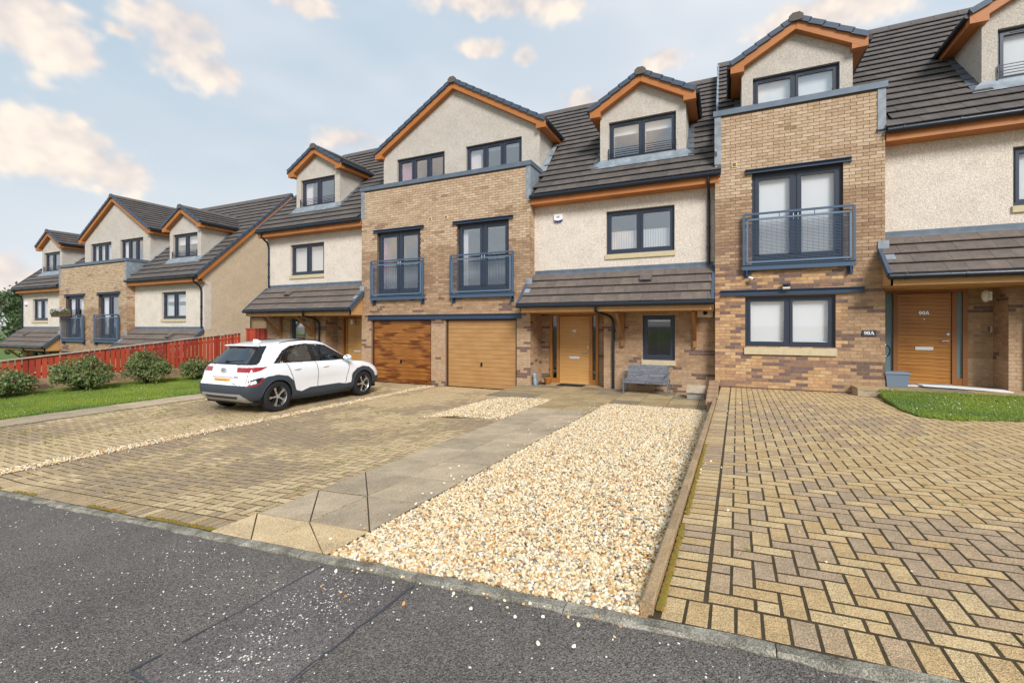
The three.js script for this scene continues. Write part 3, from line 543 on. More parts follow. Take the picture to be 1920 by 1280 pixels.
  const pb = beam.build('porch_beam', M.beam, g);
  gutterRun(H, p0 - .02, p1 + .02, py - .03, pz + .05, pb, 'porch_gutter');
  for (const [l, z0] of [[p0, .02], [p1, -.3]]) { const len2 = (pz - z0), a = [L(l), py + .0, pz + .02], b = [L(l), py + len2 * (top - py) / (pz + .32), z0]; new MB().bar(a, b, .07, .12, [0, 1, 1]).build('porch_verge', M.verge, pb); }
  new MB().box(L(p0 - .03), L(p0 + .16), py + .58, py + .8, .004, .03).quad([L(p0 + .02), py + .62, .02], [L(p0 + .2), py + .62, .02], [L(p0 + .2), py + .36, .34], [L(p0 + .02), py + .36, .34]).build('lead_tray', M.leadPale, pb);
  { const l = lerp(p0, p1, .68), t = .62, c = [L(l), py + ps[1] * pl * t + .075, pz + ps[2] * pl * t + .05]; new MB().obox(c, [.14, 0, 0], ps.map((q) => q * .1), [0, .035, .035]).build('roof_vent', M.ridge, pb); new MB().obox([c[0], c[1] - .03, c[2] + .09], [.1, 0, 0], [0, .02, -.02], [0, .004, .004]).build('vent_slot', M.black, pb); }
  for (const l of [bw + 2.57, bw + 4.38]) new MB().box(L(l - .045), L(l + .045), 1.34, py - .21, -.318, -.235).bar([L(l), 1.55, -.25], [L(l), py - .22, pz - .16], .07, .09, [0, 1, 1]).build('porch_bracket', M.oldTimber, g);
  // downpipes
  const px = bw + 2.32; new MB().tube([[L(px - .25), py - .08, pz + .03], [L(px - .25), py - .2, pz + .02], [L(px - .05), py - .3, .0], [L(px), py - .42, -.27], [L(px), 1.2, -.27], [L(px), .16, -.27]], .036, 10).rod([L(px), .9, -.27], [L(px), .96, -.27], .044).build('downpipe', M.gutter, g);
  const ux = o.endPipe ? len - .12 : len - .14; new MB().tube([[L(ux), 5.5, .07], [L(ux), 5.36, .05], [L(ux), 5.18, -.2], [L(ux), 5.02, -.27], [L(ux), 4.3, -.27], [L(ux), top + .06, -.27]], .036, 10).rod([L(ux), 4.3, -.27], [L(ux), 4.36, -.27], .046).rod([L(ux), 3.8, -.27], [L(ux), 3.86, -.27], .046).build('downpipe', M.gutter, g);
  deck.geometry(); const rf = deck.build('roof', M.deck, g); backDeck.build('back_slope', M.deck, rf);
  placeTiles([...tiles.map((t) => t), ...ptiles], rf, world, near ? 300 : 0);
  return H;
}
const cur = (a, mm, f) => [a, mm, f];
const X_PAIR = -8.22;
const HB = house({ ox: X_PAIR, oy: 0, m: 1, bay: 'garage', top: 'gable', party: true, near: true, garage: garagePale, len: 7.99, label: 'middle terraced house with pale timber garage door, oak front door and rattan bench outside',
  upper: { obscureLeft: true, net: [0, .55] }, porchWindow: { clear: true, roller: .14 }, door: { number: '90' }, dormerWindow: { roller: .3, bead: true }, gableWindow: { curtains: [cur(-1, M.curtain, .2)], roller: .16 }, french: { curtains: [cur(-1, M.curtain, .12)], roller: .08 } });
const HA = house({ ox: X_PAIR, oy: 0, m: -1, bay: 'garage', top: 'gable', party: true, near: true, garage: garageDark, len: 8.35, label: 'terraced house with dark stained garage door behind the parked white car',
  upper: { net: [0, .95] }, porchWindow: { roller: .5 }, door: {}, dormerWindow: { curtains: [cur(1, M.curtain, .2)] }, gableWindow: { curtains: [cur(1, M.curtainPurple, .22)] }, french: { curtains: [cur(1, M.curtainPurple, .1), cur(-1, M.curtain, .1)] } });
const H9 = house({ ox: -.22, oy: .43, m: 1, bw: 3.3, bay: 'window', top: 'dormer', near: true, stepFlash: true, vent: .42, label: 'terraced house with brick tower, ground floor window with white blinds and orange boarded front door',
  upper: { blind: true }, lower: { blind: true, bead: true }, door: { number: '90A', dark: true, shift: -.13 }, porchWindow: {}, dormerWindow: { blind: true }, bayDormerWindow: { roller: .95, bead: true }, french: { blind: true, bead: true } });
const HD = house({ ox: -27.95, oy: -1.63, oz: .58, m: 1, bay: 'garage', top: 'gable', party: true, garage: garagePale, len: 8.3, endPipe: true, endWindow: true, label: 'house with the wide bare roughcast gable end beyond the red fence',
  upper: { roller: .35, net: [0, .5] }, porchWindow: { roller: .4 }, dormerWindow: { roller: .4 }, gableWindow: { curtains: [cur(-1, M.curtain, .15)] }, french: { curtains: [cur(-1, M.curtain, .25), cur(1, M.curtain, .2)] } });
const HC = house({ ox: -27.95, oy: -1.63, oz: .58, m: -1, bay: 'garage', top: 'gable', party: true, garage: garageDark, len: 8.3, label: 'farthest terraced house with a flower trough on its balcony beside the trees',
  upper: { net: [0, .9] }, porchWindow: {}, dormerWindow: { curtains: [cur(-1, M.curtain, .2)] }, gableWindow: { net: [0, .9] }, french: { curtains: [cur(-1, M.curtain, .4), cur(1, M.curtain, .3)] } });
// ground floor window in the bare gable end
{ const w = new MB().box(8.2, 8.27, 2.78, 2.84, -3.3, -2.35).box(8.2, 8.27, 3.89, 3.95, -3.3, -2.35).box(8.2, 8.27, 2.84, 3.89, -3.3, -3.24).box(8.2, 8.27, 2.84, 3.89, -2.41, -2.35).build('gable_window', M.frame, HD.g); new MB().box(8.23, 8.236, 2.84, 3.89, -3.24, -2.41).build('pane', M.glass, w); new MB().box(8.15, 8.156, 3.3, 3.93, -3.28, -2.37).build('roller_blind', M.vent, w); }

// ---------- ground ----------
const Z = (zd) => 12.15 - zd;
const Yk = (x) => x > 0 ? .51 + .05 * Math.min(x, 12) : x > -7.5 ? .51 + .065 * x : .0225 + Math.max(-1.7, .012 * (x + 7.5) + .06 * Math.min(0, x + 16));
const edgeX = (zd) => -.33 + .0219 * (zd - 2.19);
const driveY = (x, zd) => lerp(Yk(x), 0, clamp((zd - 2.25) / 9.65));
const plotY = (x, zd) => lerp(Yk(x), .17, clamp((zd - 2.25) / 7.75));
const pairY = (x, zd) => lerp(driveY(x, zd), plotY(x, zd), sstep(-5.6, -3.7, x) * (1 - sstep(7.2, 7.45, zd)));
const towerY = (x, zd) => lerp(Yk(x), .42, clamp((zd - 2.25) / 9.7));
function sheet(name, m, x0, x1, a0, a1, nx, nz, fy, parent) {
  const g = new THREE.PlaneGeometry(1, 1, nx, nz), p = g.attributes.position, u = g.attributes.uv;
  for (let i = 0; i < p.count; i++) { const x = lerp(x0, x1, p.getX(i) + .5), zd = lerp(a0, a1, p.getY(i) + .5); p.setXYZ(i, x, fy(x, zd), Z(zd)); u.setXY(i, x, zd); }
  g.computeVertexNormals(); return mesh(name, g, m, parent);
}
const grassBase = mat(srgb(98, 122, 40), .95, { map: grit(256, .8, 60, 60, 101) });
const terrainY = (x, zd) => { const a = x > -18.2 ? -.3 : lerp(-.3, -1.75, sstep(-18.2, -23, x)) - .5 * sstep(-34, -44, x); return a + (x > 9 ? .25 * sstep(9, 14, x) : 0) - .25 * (zd < 1 ? 1 : 0); };
structure(sheet('terrain', grassBase, -420, 420, -420, 420, 210, 210, terrainY));
const asphaltTex = (sd) => texture(1024, 2.3, (u, v, i, j) => { const a = hash(i >> 2, j >> 2, sd), b = hash(i >> 1, j >> 1, sd + 1), c = hash(i, j, sd + 2), l = fbm2(u * 5, v * 5, 5, 5, sd + 3), w = (a - .5) * 60 + (b - .5) * 76 + (c - .5) * 36 + (l - .5) * 52; return a > .988 ? [236 + w * .3, 232 + w * .3, 226 + w * .3] : b < .09 ? [98, 95, 94] : [196 + w, 193 + w, 193 + w]; });
const asphaltBump = texture(512, .75, (u, v, i, j) => 255 * (hash(i >> 2, j >> 2, 6) * .45 + hash(i >> 1, j >> 1, 7) * .3 + fbm2(u * 20, v * 20, 20, 3, 4) * .25), false);
const asphalt = mat(srgb(146, 138, 129), .82, { map: asphaltTex(120), bumpMap: asphaltBump, bumpScale: .012 });
const asphaltPatch = mat(srgb(139, 131, 125), .86, { map: asphaltTex(150), bumpMap: asphaltBump, bumpScale: .003 });
structure(sheet('pavement', asphalt, -70, 45, -26, 2.16, 230, 40, (x) => Yk(x) - .008));
structure(sheet('pavement_patch', asphaltPatch, -2.35, -1.62, 1.1, 2.1, 6, 6, (x) => Yk(x) - .004));
const tar = mat(srgb(70, 73, 79), .55);
const tarLine = (pts, w) => { const k = new MB(); for (let i = 0; i + 1 < pts.length; i++) { const [x0, d0] = pts[i], [x1, d1] = pts[i + 1], n = 34; for (let j = 0; j < n; j++) { const q = (t) => { const x = lerp(x0, x1, t) + (noise2(t * 9 + i * 7, x0 * 3) - .5) * .02 + (noise2(t * 40 + i * 7, x0 * 5) - .5) * .012, d = lerp(d0, d1, t); return [x, Yk(x) - .0025, Z(d)]; }, a = q(j / n), b = q((j + 1) / n), wd = w * (.1 + .9 * noise2(j * .5, i + x0)); if (noise2(j * .18, i * 3 + x0 * 2) > .3) k.bar(a, b, wd, .006); } } structure(k.build('tar_seam', tar)).name = numbered('tar_seam'); };
tarLine([[-2.31, 2.12], [-2.37, 1.12], [-2.0, 1.09]], .013); tarLine([[-1.6, 2.12], [-1.65, .9]], .015); tarLine([[-.07, 2.1], [-.05, .6]], .007);
// white chippings trodden into the pavement
{
  const g = new THREE.IcosahedronGeometry(.5, 0), n = 1050, im = new THREE.InstancedMesh(g, mat(srgb(226, 220, 208), .8), n), m4 = new THREE.Matrix4(), q = new THREE.Quaternion();
  for (let i = 0; i < n; i++) {
    let x, d; if (i < 400) { x = -1.98 + (rnd() + rnd() - 1) * .36; d = rr(1.12, 2.08); } else if (i < 580) { x = -2.9 + (rnd() + rnd() - 1) * 1.1; d = rr(.9, 2.05); } else { x = rr(-7, 1); d = 2.12 - Math.pow(rnd(), 1.6) * 1.9; }
    const s = rr(.004, .0105); m4.compose(V(x, Yk(x) - .0045, Z(d)), q.setFromEuler(new THREE.Euler(rr(-.3, .3), rr(0, 6), rr(-.3, .3))), V(s * rr(1, 1.6), s * .55, s)); im.setMatrixAt(i, m4);
  }
  im.name = 'white_chippings'; im.castShadow = im.receiveShadow = true; scene.add(stuff(im)); im.userData.label = 'white stone chips scattered over the dark asphalt pavement'; im.userData.category = 'chippings';
}
// kerb
const kerbMat = [0, 1, 2].map((k) => mat(srgb(...[[184, 176, 160], [172, 165, 151], [190, 182, 167]][k]), .95, { map: texture(256, .6, (u, v, i, j) => { const w = (hash(i >> 1, j >> 1, 160 + k) - .5) * 90 + (fbm2(u * 6, v * 6, 6, 4, 170 + k) - .5) * 170; return [205 + w, 204 + w, 200 + w]; }), bumpMap: gritBump, bumpScale: .008 }));
{
  const K = new THREE.Group(); K.name = 'kerb'; structure(K); scene.add(K);
  for (let x = -30, i = 0; x < 12; x += .915, i++) {
    const k = new MB(), n = 12; for (let j = 0; j < n; j++) {
      const a = x + .91 * j / n, b = x + .91 * (j + 1) / n, e = (q) => (noise2(q * 14, 3) - .5) * .022 + (noise2(q * 40, 5) - .5) * .012, t = (q) => .002 + (noise2(q * 8, 7) - .5) * .008 + (noise2(q * 30, 9) - .5) * .006, f = Z(2.155), r = Z(2.222);
      const A = [[a, Yk(a) - .1, f + e(a)], [a, Yk(a) - .004 + t(a), f + e(a)], [a, Yk(a) + .012 + t(a), f - .016 + e(a + 5)], [a, Yk(a) + .012 + t(a), r], [a, Yk(a) - .1, r]], B = [[b, Yk(b) - .1, f + e(b)], [b, Yk(b) - .004 + t(b), f + e(b)], [b, Yk(b) + .012 + t(b), f - .016 + e(b + 5)], [b, Yk(b) + .012 + t(b), r], [b, Yk(b) - .1, r]];
      for (let s = 0; s < 4; s++) k.quad(A[s], B[s], B[s + 1], A[s + 1]); if (j === 0) k.quad(A[0], A[1], A[2], A[3]).tri(A[0], A[3], A[4]); if (j === n - 1) k.quad(B[3], B[2], B[1], B[0]).tri(B[0], B[4], B[3]);
    }
    k.build('kerb_stone', kerbMat[i % 3], K);
  }
}
// block paving
function blockGeo(w, d, h, c, k) {   // chamfered block, base at y = -h, top at 0
  const o = new MB(); o.ou = hash(k, 31); o.ov = hash(k, 37); const x = w / 2, z = d / 2, T = [[-x + c, 0, z - c], [x - c, 0, z - c], [x - c, 0, -z + c], [-x + c, 0, -z + c]], S = [[-x, -c, z], [x, -c, z], [x, -c, -z], [-x, -c, -z]], B = S.map((q) => [q[0], -h, q[2]]);
  o.quad(...T); for (let i = 0; i < 4; i++) { const j = (i + 1) % 4; o.quad(S[i], S[j], T[j], T[i]); o.quad(B[i], B[j], S[j], S[i]); } return o.geometry();
}
const PV = .1085, BL = [0, 1, 2, 3].map((k) => blockGeo(.2, .0885, .05, .001, k)), BV = [4, 5, 6, 7].map((k) => blockGeo(.196, .0935, .05, .001, k)), BHALF = blockGeo(.0925, .0885, .05, .001, 9);
const paverMap = texture(512, .7, (u, v, i, j) => { const w = (hash(i >> 1, j >> 1, 181) - .5) * 90 + (hash(i >> 2, j >> 2, 184) - .5) * 64 + (hash(i, j, 182) - .5) * 36 + (fbm2(u * 10, v * 10, 10, 3, 183) - .5) * 40, p = hash(i >> 1, j >> 1, 188); return p > .95 ? [150, 140, 140] : [228 + w, 226 + w, 222 + w]; });
const PAVE = { warm: [[232, 199, 148], [225, 190, 138], [237, 206, 156], [212, 182, 146], [202, 175, 144]], dull: [[232, 202, 156], [220, 191, 148], [208, 180, 142], [194, 169, 138], [240, 212, 166]] };
const paveMats = {}; for (const k in PAVE) paveMats[k] = PAVE[k].map((c) => mat(srgb(...c), .9, { map: paverMap, bumpMap: gritBump, bumpScale: .006 }));
const paveStuff = mat(0xffffff, .9, { map: paverMap, bumpMap: gritBump, bumpScale: .006, vertexColors: true });
const jointMat = mat(srgb(80, 66, 42), 1, { map: grit(256, .5, 70, 90, 191) });
const mossJoint = mat(srgb(92, 78, 42), 1, { map: grit(256, .5, 70, 110, 195) });
function paving(name, kind, x0, x1, d0, d1, inside, fy, shear, seedOff) {
  const S = structure(sheet(name, kind === 'dull' ? mossJoint : jointMat, x0, x1, d0, d1, 90, 90, (x, d) => fy(x, d) - .0012));
  if (shear) { const p = S.geometry.attributes.position; for (let i = 0; i < p.count; i++) { const zd = 12.15 - p.getZ(i), x = lerp(edgeX(zd), x1, (p.getX(i) - x0) / (x1 - x0)); p.setXYZ(i, x, fy(x, zd) - .0012, p.getZ(i)); } }
  const list = [], add = (x, d, vertical, half) => { const xx = x + (shear ? edgeX(d) - edgeX(2.19) : 0); if (half) { if (inside(xx, d)) list.push({ x: xx, d, vertical, half }); return; } const ex = vertical ? 0 : PV / 2, ed = vertical ? PV / 2 : 0, a = inside(xx - ex, d - ed), b = inside(xx + ex, d + ed); if (a && b) list.push({ x: xx, d, vertical }); else if (a) list.push({ x: xx - ex, d: d - ed, half: true }); else if (b) list.push({ x: xx + ex, d: d + ed, half: true }); };
  const bx = x0 + (shear ? .125 : .02) , f0 = d0 + .135;
  const gx0 = shear ? x0 + .24 : x0 + .01, gd0 = d0 + .245;
  for (let x = gx0 - (shear ? .19 : 0) + .05; x < x1; x += PV) add(x, f0, true);              // header row along the kerb
  if (shear) for (let d = gd0 + .05; d < d1; d += PV) add(bx, d, false);                        // border column along the edging
  const nx = Math.ceil((x1 - gx0) / PV), nd = Math.ceil((d1 - gd0) / PV);
  for (let a = 0; a < nx; a++) for (let b = 0; b < nd; b++) {
    const k = (((a - b) % 4) + 4) % 4, cx = gx0 + (a + .5) * PV, cd = gd0 + (b + .5) * PV;
    if (k === 0) { if (a < nx - 1) add(cx + PV / 2, cd, false); else add(cx, cd, false, true); }
    else if (k === 1 && a === 0) add(cx, cd, false, true);
    else if (k === 2) { if (b > 0) add(cx, cd - PV / 2, true); else add(cx, cd, false, true); }
    else if (k === 3 && b === nd - 1) add(cx, cd, false, true);
  }
  for (const p of list) { p.y = fy(p.x, p.d); p.s = 1 / (p.x * p.x + p.d * p.d + 2) * (Math.abs(p.x + p.d * .45) < p.d * 1.05 + .2 && p.d > .2 ? 1 : .01) * (p.half ? .6 : 1); }
  const top = new Set([...list].sort((p, q) => q.s - p.s).slice(0, 300)), mb = new MB(), m4 = new THREE.Matrix4(), q = new THREE.Quaternion(), c = new THREE.Color();
  let i = 0;
  for (const p of list) {
    const n = fbm2(p.x * .55 + seedOff, p.d * .55 + 20, 1e5, 3, 7), r = rnd();
    const idx = kind === 'dull' ? (n + (r - .5) * .22 < .37 ? 3 : n + (r - .5) * .22 < .44 ? 2 : n + (r - .5) * .2 < .51 ? 1 : r < .5 ? 0 : 4) : (n + (r - .5) * .5 < .4 ? 3 + Math.floor(rnd() * 2) : Math.floor(rnd() * 3));
    const slope = (fy(p.x + .1, p.d) - fy(p.x - .1, p.d)) / .2, sd = (fy(p.x, p.d + .1) - fy(p.x, p.d - .1)) / .2;
    q.setFromEuler(new THREE.Euler(sd + rr(-.005, .005), (p.vertical ? Math.PI / 2 : 0) + rr(-.012, .012) + (shear ? -.0219 : 0), slope + rr(-.005, .005), 'ZXY'));
    const g = p.half ? BHALF : p.vertical ? BV[i++ % 4] : BL[i++ % 4], pos = V(p.x, p.y + rr(.0002, .0016), Z(p.d));
    if (top.has(p)) { const o = mesh('paving_block', g, paveMats[kind][idx], S); o.position.copy(pos); o.quaternion.copy(q); }
    else { mb.tint(paveMats[kind][idx].color); mb.geo(g, m4.compose(pos, q, V(1, 1, 1))); }
  }
  stuff(mb.build('paving_blocks', paveStuff, S));
  return S;
}
const lawnPts = [[2.85, 11.66], [2.75, 10.9], [2.63, 9.5], [2.72, 8.9], [3.0, 8.72], [3.9, 9.05], [6, 9.85], [10, 11], [10, 11.66]];
const inPoly = (P, x, y) => { let c = false; for (let i = 0, j = P.length - 1; i < P.length; j = i++) if ((P[i][1] > y) !== (P[j][1] > y) && x < (P[j][0] - P[i][0]) * (y - P[i][1]) / (P[j][1] - P[i][1]) + P[i][0]) c = !c; return c; };
paving('brick_driveway', 'warm', -.33, 9, 2.22, 12.14, (x, d) => !inPoly(lawnPts, x, d) && !(x > 2.46 && d > 11.6) && x > edgeX(d) + .03 && d < 12.12, towerY, true, 3);
paving('garage_driveway', 'dull', -8.18, -3.63, 2.22, 12.16, (x, d) => x < (d < 7.3 ? -3.66 : -5.42) && x > -8.16 && d < 12.1, pairY, false, 11);
paving('shared_driveway', 'dull', -12.35, -8.52, 2.22, 12.16, (x, d) => x > -12.33 && x < -8.56 && d < 12.1, driveY, false, 29);
// concrete flags
const flagMap = texture(512, 1.1, (u, v, i, j) => { const w = (hash(i >> 1, j >> 1, 201) - .5) * 96 + (hash(i, j, 202) - .5) * 60 + (fbm2(u * 5, v * 5, 5, 5, 203) - .5) * 70; return [226 + w, 225 + w, 222 + w]; });
const FLAG = { grey: [[212, 190, 160], [200, 179, 151], [220, 197, 166]], tan: [[252, 220, 172], [244, 212, 164]], buff: [[204, 178, 134], [186, 162, 124], [164, 147, 120], [196, 168, 122]] };
const flagMats = {}; for (const k in FLAG) flagMats[k] = FLAG[k].map((c) => mat(srgb(...c), .92, { map: flagMap, bumpMap: gritBump, bumpScale: .006 }));
function flag(S, pts, fy, m, lift = .012) {   // pts: convex outline [x, zd], drawn as a slab 50 mm thick with a small chamfer
  const cx = pts.reduce((s, p) => s + p[0], 0) / pts.length, cd = pts.reduce((s, p) => s + p[1], 0) / pts.length, k = new MB(), n = pts.length, y = (x, d) => fy(x, d) + lift + S.tilt;
  const inset = (p, w) => { const l = Math.hypot(p[0] - cx, p[1] - cd); return [p[0] + (cx - p[0]) / l * w, p[1] + (cd - p[1]) / l * w]; };
  const T = pts.map((p) => inset(p, .006)).map(([x, d]) => [x, y(x, d), Z(d)]), U = pts.map((p) => inset(p, .003)).map(([x, d]) => [x, y(x, d) - .006, Z(d)]), B = U.map((q) => [q[0], q[1] - .045, q[2]]);
  for (let i = 1; i + 1 < n; i++) k.tri(T[0], T[i], T[i + 1]); for (let i = 0; i < n; i++) { const j = (i + 1) % n; k.quad(U[i], U[j], T[j], T[i]); k.quad(B[i], B[j], U[j], U[i]); }
  k.build('paving_slab', m, S.o);
}
{
  const P = structure(sheet('flagged_path', jointMat, -3.61, -2.37, 2.222, 10.02, 6, 30, (x, d) => plotY(x, d) + .006)), S = { o: P, tilt: 0 };
  for (let r = 0; r < 13; r++) for (const c of [0, 1]) {
    const rows = [2.232, 2.63, 3.28, 3.92], at = (q) => q < 4 ? rows[q] : 3.92 + (q - 3) * .6105, x0 = -3.605 + c * .613, x1 = x0 + .607 , d0 = at(r), d1 = at(r + 1) - .011, m = r === 0 ? flagMats.tan[c] : r > 10 ? flagMats.buff[(r + c) % 4] : flagMats.grey[(r * 2 + c * 5) % 3]; S.tilt = rr(-.003, .003);
    const cut = r === 0 || r === 1 || (r === 2 && c === 0);
    if (cut) { flag(S, [[x0, d0], [x1 - .006 - (r ? 0 : .14 - c * .1), d0], [x0, d1 - .006]], plotY, m); S.tilt += rr(-.003, .003); flag(S, r ? [[x1, d0 + .006], [x1, d1], [x0 + .006, d1]] : [[x1 - .14 + c * .1, d0], [x1, d0], [x1, d1], [x0 + .006, d1]], plotY, m); } else flag(S, [[x0, d0], [x1, d0], [x1, d1], [x0, d1]], plotY, m);
  }
  const pv = (x, d) => .17, A = { o: structure(sheet('house_paving', jointMat, -5.35, -.34, 10.02, 13.06, 8, 8, (x) => .176)), tilt: 0 };
  for (let c = 0; c < 9; c++) for (let r = 0; r < 5; r++) { const x0 = -5.34 + c * .602, x1 = Math.min(-.36, x0 + .595), d0 = 10.03 + r * .605, d1 = d0 + .598; if (x1 - x0 < .1 || (d0 > 12.3 && (x0 < -5.2 || x0 > -3.1))) continue; A.tilt = rr(-.003, .002); flag(A, [[x0, d0], [x1, d0], [x1, d1], [x0, d1]], pv, flagMats.buff[Math.floor(rnd() * 4)]); }
  new MB().box(-5.35, -.36, -.05, .163, Z(10.06), Z(10.02)).build('paving_edge', flagMats.grey[0], A.o); new MB().box(-5.39, -5.35, -.1, .175, Z(12.14), Z(10.02)).build('paving_edge', flagMats.grey[1], A.o);
  const D = { o: structure(sheet('side_path', jointMat, -13.35, -12.36, 2.26, 12.1, 4, 20, (x, d) => driveY(x, d) + .006)), tilt: 0 };
  for (let r = 0; r < 11; r++) { const d0 = 2.3 + r * .9; D.tilt = rr(-.002, .003); flag(D, [[-13.34, d0], [-12.37, d0], [-12.37, d0 + .89], [-13.34, d0 + .89]], driveY, flagMats.grey[Math.floor(rnd() * 3)]); }
  const T = { o: new THREE.Group(), tilt: 0 }; T.o.name = 'doorstep_paving'; structure(T.o); scene.add(T.o);
  new MB().box(2.5, 8, .3, .57, Z(13.06), Z(11.66)).build('step_base', flagMats.grey[0], T.o);
  for (let c = 0; c < 9; c++) for (const r of [0, 1]) { const x0 = 2.49 + c * .61, d0 = 11.65 + r * .7; if (r && x0 < 3) continue; flag(T, [[x0, d0], [x0 + .605, d0], [x0 + .605, d0 + .69], [x0, d0 + .69]], () => .585, flagMats.buff[(c + r) % 4]); }
}
// edging between the gravel and the brick drive
{
  const E = new THREE.Group(); E.name = 'edging'; structure(E); scene.add(E); const em = [0, 1].map((k) => mat(srgb(...[[200, 168, 128], [188, 158, 122]][k]), .9, { map: flagMap, bumpMap: gritBump, bumpScale: .006 }));
  for (let d = 2.27, i = 0; d < 9.6; d += .915, i++) { const e = Math.min(9.66, d + .91), k = new MB(), q = (dd, s, h) => [edgeX(dd) + s, towerY(0, dd) + h, Z(dd)]; const A = [q(d, -.045, -.3), q(d, -.045, .028), q(d, -.035, .036), q(d, .01, .036), q(d, .016, .028), q(d, .016, -.1)], B = [q(e, -.045, -.3), q(e, -.045, .028), q(e, -.035, .036), q(e, .01, .036), q(e, .016, .028), q(e, .016, -.1)]; for (let s = 0; s < 5; s++) k.quad(A[s], A[s + 1], B[s + 1], B[s]); k.quad(A[3], A[2], A[1], A[0]).quad(A[5], A[4], A[3], A[0]); k.build('edging_stone', em[i % 2], E); }
}
// gravel
function pebbleGeo(k) { const g = new THREE.IcosahedronGeometry(.5, 1), p = g.attributes.position; for (let i = 0; i < p.count; i++) { const v = V(p.getX(i), p.getY(i), p.getZ(i)), s = .72 + .5 * noise3(v.x * 2.4 + k * 5, v.y * 2.4, v.z * 2.4); p.setXYZ(i, v.x * s, v.y * s, v.z * s); } g.computeVertexNormals(); return g; }
const PEB = [[246, 232, 204], [240, 218, 178], [226, 180, 122], [250, 246, 236], [204, 150, 92], [150, 142, 134], [176, 128, 92], [236, 206, 160], [214, 200, 180], [122, 116, 112]].map((c) => srgb(...c)), PW = [.24, .2, .11, .13, .045, .055, .04, .1, .06, .02];
const pebbleMat = mat(0xffffff, .72), gravelBase = mat(srgb(214, 184, 136), .95, { map: grit(256, .3, 110, 40, 221) });
function gravel(name, label, x0, x1, d0, d1, inside, fy, density) {
  const S = stuff(new THREE.Group()); S.name = name; S.userData.label = label; S.userData.category = 'gravel'; scene.add(S);
  stuff(sheet('gravel_base', gravelBase, x0, x1, d0, d1, 12, 30, (x, d) => fy(x, d) - .016, S));
  const pts = [], N = Math.round((x1 - x0) * (d1 - d0) * density);
  for (let i = 0; i < N; i++) { const x = rr(x0, x1), d = d0 + (d1 - d0) * Math.pow(rnd(), (d1 - d0) > 5 ? 1.35 : 1); if (inside(x, d)) pts.push([x, d]); }
  for (const k of [0, 1, 2]) {
    const mine = pts.filter((_, i) => i % 3 === k), im = new THREE.InstancedMesh(pebbleGeo(k), pebbleMat, mine.length), m4 = new THREE.Matrix4(), q = new THREE.Quaternion(), c = new THREE.Color();
    mine.forEach(([x, d], i) => {
      const s = .012 + .0155 * Math.pow(rnd(), 1.4); m4.compose(V(x, fy(x, d) - .008 + rnd() * .02, Z(d)), q.setFromEuler(new THREE.Euler(rr(-.7, .7), rr(0, 6.3), rr(-.7, .7))), V(s * rr(.95, 1.55), s * rr(.6, .85), s)); im.setMatrixAt(i, m4);
      let t = rnd(), j = 0; while (t > PW[j] && j < 9) t -= PW[j++]; im.setColorAt(i, c.copy(PEB[j]).multiplyScalar(rr(.7, .95)).multiply(new THREE.Color(1, .975, .89)));
    });
    im.name = 'pebbles'; im.castShadow = im.receiveShadow = true; stuff(im); S.add(im);
  }
}
const bedY = (x, d) => lerp(Yk(x), .17, clamp((d - 2.25) / 7.75)) + .004;
gravel('gravel_bed', 'long bed of cream and tan pebbles between flagged path and brick drive', -2.36, -.16, 2.24, 10.02, (x, d) => x < edgeX(d) - .055 && d > 2.2 + .08 * noise2(x * 5, 3), bedY, 5000);
gravel('gravel_patch', 'small patch of cream pebbles between the flagged path and garage drive', -5.33, -3.63, 7.36, 10.02, () => true, (x, d) => lerp(pairY(-5.5, d) + .03, plotY(x, d), sstep(-5.4, -4.6, x)), 2200);
gravel('gravel_strip', 'narrow strip of cream pebbles beside the parked car', -8.5, -8.2, 2.27, 12.05, () => true, (x, d) => driveY(x, d) + .004, 2400);
{ const k = new MB(); for (const [a, b] of [[[-5.36, 7.34], [-3.64, 7.34]], [[-5.36, 7.34], [-5.36, 10.02]]]) for (let i = 0; i < 3; i++) { const A = [lerp(a[0], b[0], i / 3), lerp(a[1], b[1], i / 3)], B = [lerp(a[0], b[0], (i + .99) / 3), lerp(a[1], b[1], (i + .99) / 3)], y = (p) => pairY(Math.min(p[0], -3.7), Math.min(p[1], 7.3)) + .0; k.bar([A[0], y(A) - .04, Z(A[1])], [B[0], y(B) - .04, Z(B[1])], .05, .12); } structure(k.build('gravel_edging', flagMats.grey[1])); }
{
  const spots = []; for (let i = 0; i < 45; i++) spots.push([rr(-2.4, -.3), 2.17 - Math.pow(rnd(), 4) * .3, -.002]); for (let i = 0; i < 70; i++) { const d = rr(2.4, 9.8); spots.push([-2.4 - Math.pow(rnd(), 3) * .5, d, .018]); } for (let i = 0; i < 40; i++) { const d = rr(2.5, 10); spots.push([edgeX(d) + .05 + Math.pow(rnd(), 2) * 1.5, d, 9]); } for (let i = 0; i < 60; i++) { spots.push([-8.2 + Math.pow(rnd(), 2) * .4, rr(2.6, 11), 8]); }
  const im = new THREE.InstancedMesh(pebbleGeo(1), pebbleMat, spots.length), m4 = new THREE.Matrix4(), q = new THREE.Quaternion();
  spots.forEach(([x, d, h], i) => { const s = rr(.009, .022), y = h === 9 ? towerY(x, d) : h === 8 ? driveY(x, d) : d < 2.2 ? Yk(x) + h : plotY(x, d) + h; m4.compose(V(x, y + s * .25, Z(d)), q.setFromEuler(new THREE.Euler(rr(-.4, .4), rr(0, 6), rr(-.4, .4))), V(s * 1.3, s * .7, s)); im.setMatrixAt(i, m4); im.setColorAt(i, PEB[i % 5]); });
  im.name = 'stray_pebbles'; im.castShadow = im.receiveShadow = true; im.userData.label = 'loose pebbles strayed from the gravel onto kerb and path'; im.userData.category = 'pebbles'; scene.add(stuff(im));
}
